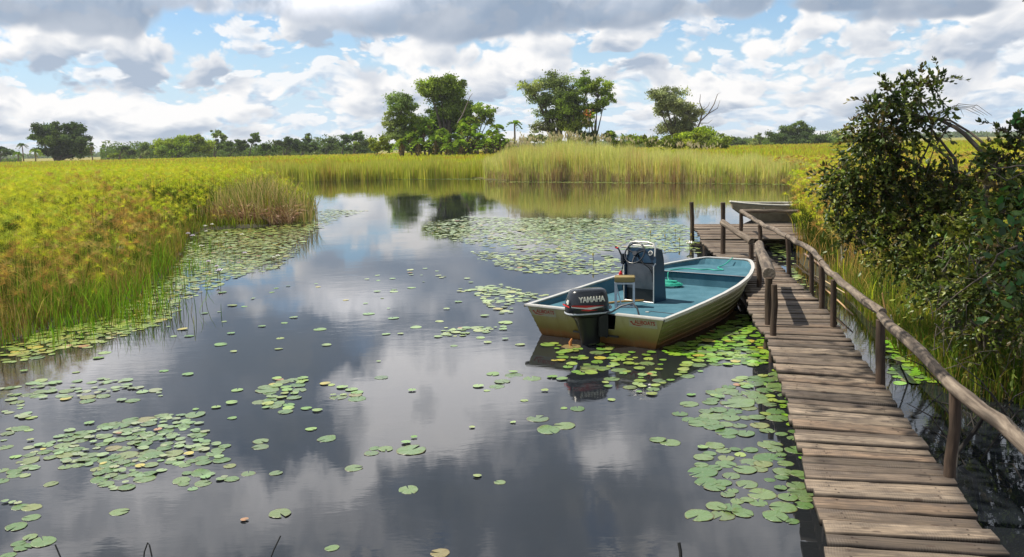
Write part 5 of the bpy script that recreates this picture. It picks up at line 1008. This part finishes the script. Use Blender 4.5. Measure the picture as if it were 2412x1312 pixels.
REG = [  # photo polygon, coverage, tones, phrase
 ([(0, 815), (130, 772), (240, 752), (330, 695), (400, 645), (440, 600), (440, 700), (400, 760), (300, 792), (150, 835), (0, 862)], 1.0, 0, 'packed along the edge of the tall grass on the left'),
 ([(400, 645), (450, 560), (480, 542), (620, 536), (720, 516), (760, 492), (870, 496), (800, 515), (725, 560), (690, 610), (640, 640), (560, 655), (470, 690), (440, 715), (400, 700)], .72, 0, 'in the mat beneath the brown reed clump'),
 ([(0, 1080), (100, 1040), (180, 1008), (330, 980), (400, 958), (480, 978), (470, 1010), (540, 1050), (545, 1100), (400, 1110), (330, 1160), (210, 1150), (200, 1120), (130, 1090), (60, 1125), (0, 1150)], .82, 1, 'in the wide raft on the lower left of the open water'),
 ([(75, 900), (250, 885), (400, 912), (410, 940), (200, 952), (60, 935)], .48, 1, 'in the loose drift below the left bank'),
 ([(400, 1108), (600, 1098), (610, 1120), (480, 1160), (410, 1150)], .5, 1, 'just below the wide raft on the left'),
 ([(608, 912), (640, 888), (722, 888), (728, 908), (690, 945), (702, 972), (645, 978), (600, 955)], .7, 2, 'in the small bright cluster alone on open water'),
 ([(690, 958), (775, 962), (770, 975), (700, 972)], .35, 2, 'trailing from the small bright cluster'),
 ([(1000, 525), (1090, 510), (1500, 515), (1640, 530), (1650, 600), (1560, 596), (1490, 600), (1480, 585), (1400, 600), (1280, 600), (1200, 590), (1100, 575), (1000, 555)], .62, 3, 'in the broad mat behind the motorboat'),
 ([(1100, 590), (1280, 600), (1480, 600), (1480, 640), (1400, 650), (1330, 650), (1200, 640), (1120, 610)], .38, 3, 'at the thinning edge of the broad mat behind the motorboat'),
 ([(1060, 682), (1180, 668), (1260, 690), (1320, 700), (1200, 720), (1230, 740), (1180, 745), (1120, 700)], .42, 3, 'drifting off the port side of the motorboat'),
 ([(1040, 772), (1190, 766), (1180, 785), (1050, 800)], .4, 3, 'in the thin streak left of the outboard engine'),
 ([(1280, 800), (1420, 806), (1560, 832), (1660, 850), (1640, 900), (1560, 940), (1440, 925), (1300, 855)], .30, 2, 'under the stern of the motorboat'),
 ([(1548, 830), (1650, 795), (1752, 742), (1785, 765), (1805, 800), (1822, 860), (1700, 862)], 1.15, 4, 'wedged between the motorboat hull and the boardwalk'),
 ([(1090, 920), (1150, 870), (1330, 880), (1330, 895), (1170, 900), (1180, 940)], .33, 2, 'drifting below the outboard engine'),
 ([(1600, 935), (1700, 900), (1840, 870), (1862, 1000), (1850, 1025), (1700, 1030), (1600, 1000)], .62, 2, 'beside the boardwalk just past the single posts'),
 ([(1655, 1045), (1830, 1040), (1885, 1110), (1925, 1240), (1800, 1245), (1690, 1225), (1600, 1210), (1680, 1180), (1610, 1110), (1560, 1130)], .60, 2, 'against the near left edge of the boardwalk'),
 ([(1820, 860), (1850, 880), (1925, 1240), (1905, 1245), (1860, 1030)], .6, 4, 'tucked under the left edge of the boardwalk'),
 ([(0, 1180), (90, 1170), (125, 1240), (175, 1300), (130, 1330), (0, 1330)], .62, 1, 'in the bottom left corner of the water'),
 ([(0, 900), (60, 895), (70, 1000), (20, 1060), (0, 1060)], .35, 1, 'at the far left margin of the water'),
 ([(855, 1062), (890, 1045), (990, 1040), (985, 1060), (880, 1075)], .6, 2, 'in the small group at the centre of the open water'),
 ([(760, 902), (850, 920), (845, 945), (770, 935)], .45, 2, 'right of the small bright cluster'),
 ([(1250, 980), (1340, 1000), (1350, 1020), (1290, 1015)], .45, 2, 'in the short streak below the motorboat reflection'),
 ([(2085, 800), (2190, 830), (2262, 898), (2110, 905)], 1.1, 4, 'on the green mat right of the handrail'),
 ([(1795, 572), (1850, 572), (1880, 640), (1935, 690), (1900, 690), (1850, 632)], .6, 3, 'in the gap beyond the right side of the boardwalk'),
 ([(1540, 1030), (1610, 1032), (1600, 1050), (1545, 1045)], .6, 2, 'in the small patch left of the near boardwalk pads'),
 ([(640, 415), (1140, 419), (1140, 424), (640, 421)], .5, 3, 'along the foot of the far reeds'), ([(1150, 427), (1700, 430), (1900, 433), (1900, 437), (1700, 434), (1150, 430)], .3, 3, 'along the foot of the tall far reeds'),
 ([(380, 700), (700, 660), (1100, 620), (1300, 720), (1250, 900), (1600, 950), (1650, 1310), (0, 1310), (0, 870), (400, 800)], (.034), 2, 'single on the open water')]
TON = [[(.19, .26, .05), (.25, .32, .06), (.15, .23, .05), (.28, .29, .07)], [(.16, .26, .09), (.19, .28, .11), (.22, .27, .12)], [(.14, .27, .04), (.19, .30, .06), (.24, .32, .06)], [(.24, .33, .08), (.30, .37, .10), (.20, .30, .08)], [(.13, .30, .02), (.18, .36, .03), (.22, .36, .04)]]
boatpoly = [tuple((BM @ Vector((x * .86, y, 0)))[:2]) for x, y in [(-.9, .05), (.9, .05), (.9, 2.6), (.35, 3.9), (-.35, 3.9), (-.9, 2.6)]]
pads = []; cells = {}
for ri, (poly, cov, tone, phr) in enumerate(REG):
    wp = wpoly(poly); A_ = area(wp); rm = .062; n_ = int(min(cov * A_ / (pi * rm * rm) * (2.6 if cov > .1 else .7), 12000)); near_ = ri in (11, 14, 15); P = sample(wp, n_)
    P = P[~inpoly(P, boatpoly)]; P = P[inpoly(P, WPOLY) | (polydist(P, WPOLY) < .35)]
    cl_n = vnoise(P, .8, 100 + ri); P = P[(cl_n > .26) | (cov > .8) | (rng.uniform(0, 1, len(P)) < .35)]
    dd = polydist(P, wp); P = P[rng.uniform(0, 1, len(P)) < np.clip(.12 + dd / (.13 * A_ ** .5), 0, 1)] if (cov > .1 and tone != 4) else P
    for x, y in P:
        r = rng.choice([.032, .046, .060, .076, .095], p=[.17, .28, .28, .19, .08]) * rng.uniform(.85, 1.15) * (1.1 if ri == 11 else 1.55 if near_ else 1.2 if tone in (2, 4) and ri != len(REG) - 1 else .9 if tone == 1 else 1.0)
        if tone == 4: r *= .9
        ci, cj = int(x // .32), int(y // .32); ok = True
        for a in (-1, 0, 1):
            for b_ in (-1, 0, 1):
                for (x2, y2, r2, _, _) in cells.get((ci + a, cj + b_), ()):
                    if (x - x2) ** 2 + (y - y2) ** 2 < ((r + r2) * (.58 if cov > .8 else .64)) ** 2: ok = False; break
                if not ok: break
            if not ok: break
        if ok: q = (x, y, r, tone, ri); pads.append(q); cells.setdefault((ci, cj), []).append(q)
def showing(q):
    x, y, r, *_ = q; v_ = Vector((x, y, -CAM_H)); zc = v_.dot(fw); sx = 1206 + FPX * v_.dot(rt) / zc; sy = 656 - FPX * v_.dot(up) / zc
    return r * r / (y * y * y) if (-20 < sx < 2430 and sy < 1330) else 0
pads.sort(key=lambda q: -showing(q)); NI = 295
variants = [pad_mesh('lily_pad', 26, s_, M_PAD, [0, 0, .0, .14, 0, .06, 0, 0][s_], [1, .90, 1, .94, .86, .97, .92, 1.04][s_]) for s_ in range(8)]
for k, (x, y, r, tone, ri) in enumerate(pads[:NI]):
    o = bpy.data.objects.new('lily_pad', variants[k % 8]); COL.objects.link(o); o.location = (x, y, .0015 + .0010 * (k % 5)); o.scale = (r, r, r)
    o.rotation_euler = (rng.normal(0, .012), rng.normal(0, .012), rng.uniform(0, 6.28)); tag(o, 'round green lily pad ' + REG[ri][3], 'lily pad', 'lily pads ' + REG[ri][3])
rest = pads[NI:]; n_ = 12; V = []; C = []; x, y, r = np.array([q[0] for q in rest]), np.array([q[1] for q in rest]), np.array([q[2] for q in rest]); N_ = len(rest); a0 = rng.uniform(0, 6.28, N_); cut = .14
ang = a0[:, None] + cut + (2 * pi - 2 * cut) * np.arange(n_ + 1)[None] / n_; rad = r[:, None] * (1 + .05 * np.sin(3 * ang + a0[:, None])); z = rng.uniform(.003, .014, N_); tx, ty = rng.normal(0, .035, (2, N_))
RV = np.stack([x[:, None] + np.cos(ang) * rad, y[:, None] + np.sin(ang) * rad, z[:, None] + (np.cos(ang) * tx[:, None] + np.sin(ang) * ty[:, None]) * rad], 2); RV[..., 2] = np.maximum(RV[..., 2], .002)
V = np.concatenate([np.stack([x, y, z], 1)[:, None], RV], 1); F = (np.arange(N_)[:, None, None] * (n_ + 2) + np.array([[0, 1 + k, 2 + k] for k in range(n_)])[None]).reshape(-1, 3)
C = np.stack([pick(TON[q[3]], 1, .15)[0] for q in rest]); rare = rng.uniform(0, 1, N_); C[rare > .975] = (.42, .36, .06); C[rare < .015] = (.34, .17, .06)
o = np_mesh('lily_pad_mat', V.reshape(-1, 3), F, np.repeat(C[:, None], n_ + 2, 1).reshape(-1, 3), M_PADS); tag(o, kind='stuff')
print('pads', len(pads))
# ---------------------------------------------------------------- flowers, buds and stubs
M_PET = paint('lilac_petals', (.72, .66, .80), .6); M_PETW = paint('white_petals', (.85, .84, .80), .6); M_STEM = paint('lily_stem', (.14, .12, .04), .6); M_BUD = paint('yellow_bud', (.42, .33, .06), .5)
def flower(x, y, h, r, m, label, bud=False):
    p = at(x, y); root = empty('water_lily_flower' if not bud else 'lily_bud', (p.x, p.y, 0)); tag(root, label, 'flower', 'open water lily flowers' if not bud else 'lily buds on stalks')
    mb = MB(); mb.tube([(0, 0, -.03), (.01, 0, h * .5), (0, 0, h)], [.006, .006, .006], 6); mb.build('stem', M_STEM, root)
    mb = MB()
    if bud: mb.tube([(0, 0, h - .01), (0, 0, h + .02), (0, 0, h + .05), (0, 0, h + .07)], [.008, .018, .014, .003], 8)
    else:
        for ring, (n_, e, l_) in enumerate(((8, .5, r), (7, .95, r * .85))):
            for k in range(n_):
                a = 2 * pi * k / n_ + ring * .4; d = Vector((cos(a) * cos(e), sin(a) * cos(e), sin(e))); s_ = Vector((-sin(a), cos(a), 0)) * l_ * .2; c = Vector((0, 0, h)); mb.add([c, c + d * l_ * .55 + s_, c + d * l_, c + d * l_ * .55 - s_], [(0, 1, 2, 3)])
    mb.build('petals' if not bud else 'bud', m, root)
FL = [(518, 664, .20, .10, 'large pale lilac flower standing alone at the edge of the left pads'), (512, 655, .22, .07, 'small lilac flower leaning by the large pale one'), (492, 640, .2, .08, 'pinkish flower left of the large pale lilac one'),
      (287, 622, .35, .11, 'lilac flower above the tall green grass'), (292, 640, .2, .06, 'small lilac flower under the grass tops'), (577, 610, .12, .08, 'lilac flower in the middle of the reed clump mat'), (655, 617, .12, .08, 'white flower at the right rim of the reed clump mat'),
      (484, 545, .15, .09, 'white flower at the left foot of the reed clump'), (500, 541, .15, .09, 'white flower right at the foot of the reed clump'), (486, 556, .12, .08, 'white flower just below the clump foot pair'), (534, 557, .1, .07, 'white flower under the middle of the reed clump'), (570, 562, .1, .08, 'white flower low right of the reed clump'), (474, 592, .12, .08, 'white flower by the orange papyrus edge'), (455, 574, .2, .10, 'pale blue flower close to the orange papyrus'), (444, 568, .2, .09, 'pale blue flower touching the orange papyrus'), (1624, 588, .12, .13, 'big white flower on the mat near the landing stage'), (1720, 428, .1, .14, 'white flower at the foot of the tall far reeds'), (1000, 418, .1, .14, 'white flower under the far green reeds'), (1465, 427, .1, .16, 'brightest white flower at the foot of the tall far reeds'), (1588, 428, .1, .14, 'white flower at the far reeds left of the posts'), (1215, 422, .1, .14, 'white flower where the tall far reeds begin'), (645, 618, .1, .06, 'small white flower beside the right rim flower')]
for x, y, h, r, lab in FL: flower(x, y, h, r, M_PET if 'lilac' in lab or 'blue' in lab or 'pink' in lab else M_PETW, lab)
for x, y, h, lab in ((1397, 625, .2, 'yellow bud on a dark stalk left of the console'), (1532, 562, .15, 'yellow bud nearest the top of the steering wheel'), (1566, 572, .15, 'yellow bud above the console rail'), (1600, 580, .15, 'yellow bud left of the big white flower'), (335, 738, .25, 'yellow bud standing on the pads by the left grass'), (1628, 575, .2, 'yellow bud right of the big white flower'), (1590, 560, .18, 'brown yellow bud in the mat near the landing stage')): flower(x, y, h, 0, M_BUD, lab, True)
M_DK = paint('dark_stalk', (.012, .012, .010), .5)
for k, (pts, lab) in enumerate((([(152, 1335, 0), (130, 1283, .22)], 'short dark reed stub at the lower left edge of the photo'), ([(336, 1345, 0), (340, 1300, .15), (348, 1278, .26), (352, 1284, .24), (358, 1312, .12)], 'bent dark reed stub folded over at its tip'), ([(628, 1340, 0), (645, 1295, .18), (661, 1262, .34)], 'straight slanting dark reed stub near the centre bottom'), ([(1604, 1330, 0), (1603, 1300, .1), (1599, 1278, .2)], 'small dark lily shoot at the bottom edge by the boardwalk'))):
    P_ = []; b0 = at(pts[0][0], pts[0][1], 0)
    for x, y, z_ in pts: P_.append(atY(x, y, b0.y + z_ * .2))
    mb = MB(); mb.tube(P_, .0048 if k < 3 else .010, 6); o = mb.build('reed_stub', M_DK); tag(o, lab, 'reed')
# ---------------------------------------------------------------- the humid air over the marsh
mh = bpy.data.materials.new('humid_air'); mh.use_nodes = True; n = NT(mh.node_tree); n.n.clear()
pv = n.new('ShaderNodeVolumePrincipled'); pv.inputs['Color'].default_value = (.86, .92, 1.0, 1); pv.inputs['Density'].default_value = 0.00013; pv.inputs['Anisotropy'].default_value = 0.2
o_ = n.new('ShaderNodeOutputMaterial'); n.l.new(pv.outputs[0], o_.inputs['Volume'])
mb = MB(); mb.box((0, 4600, 13), (12600, 9400, 28.4)); o = mb.build('haze', mh); tag(o, kind='stuff')
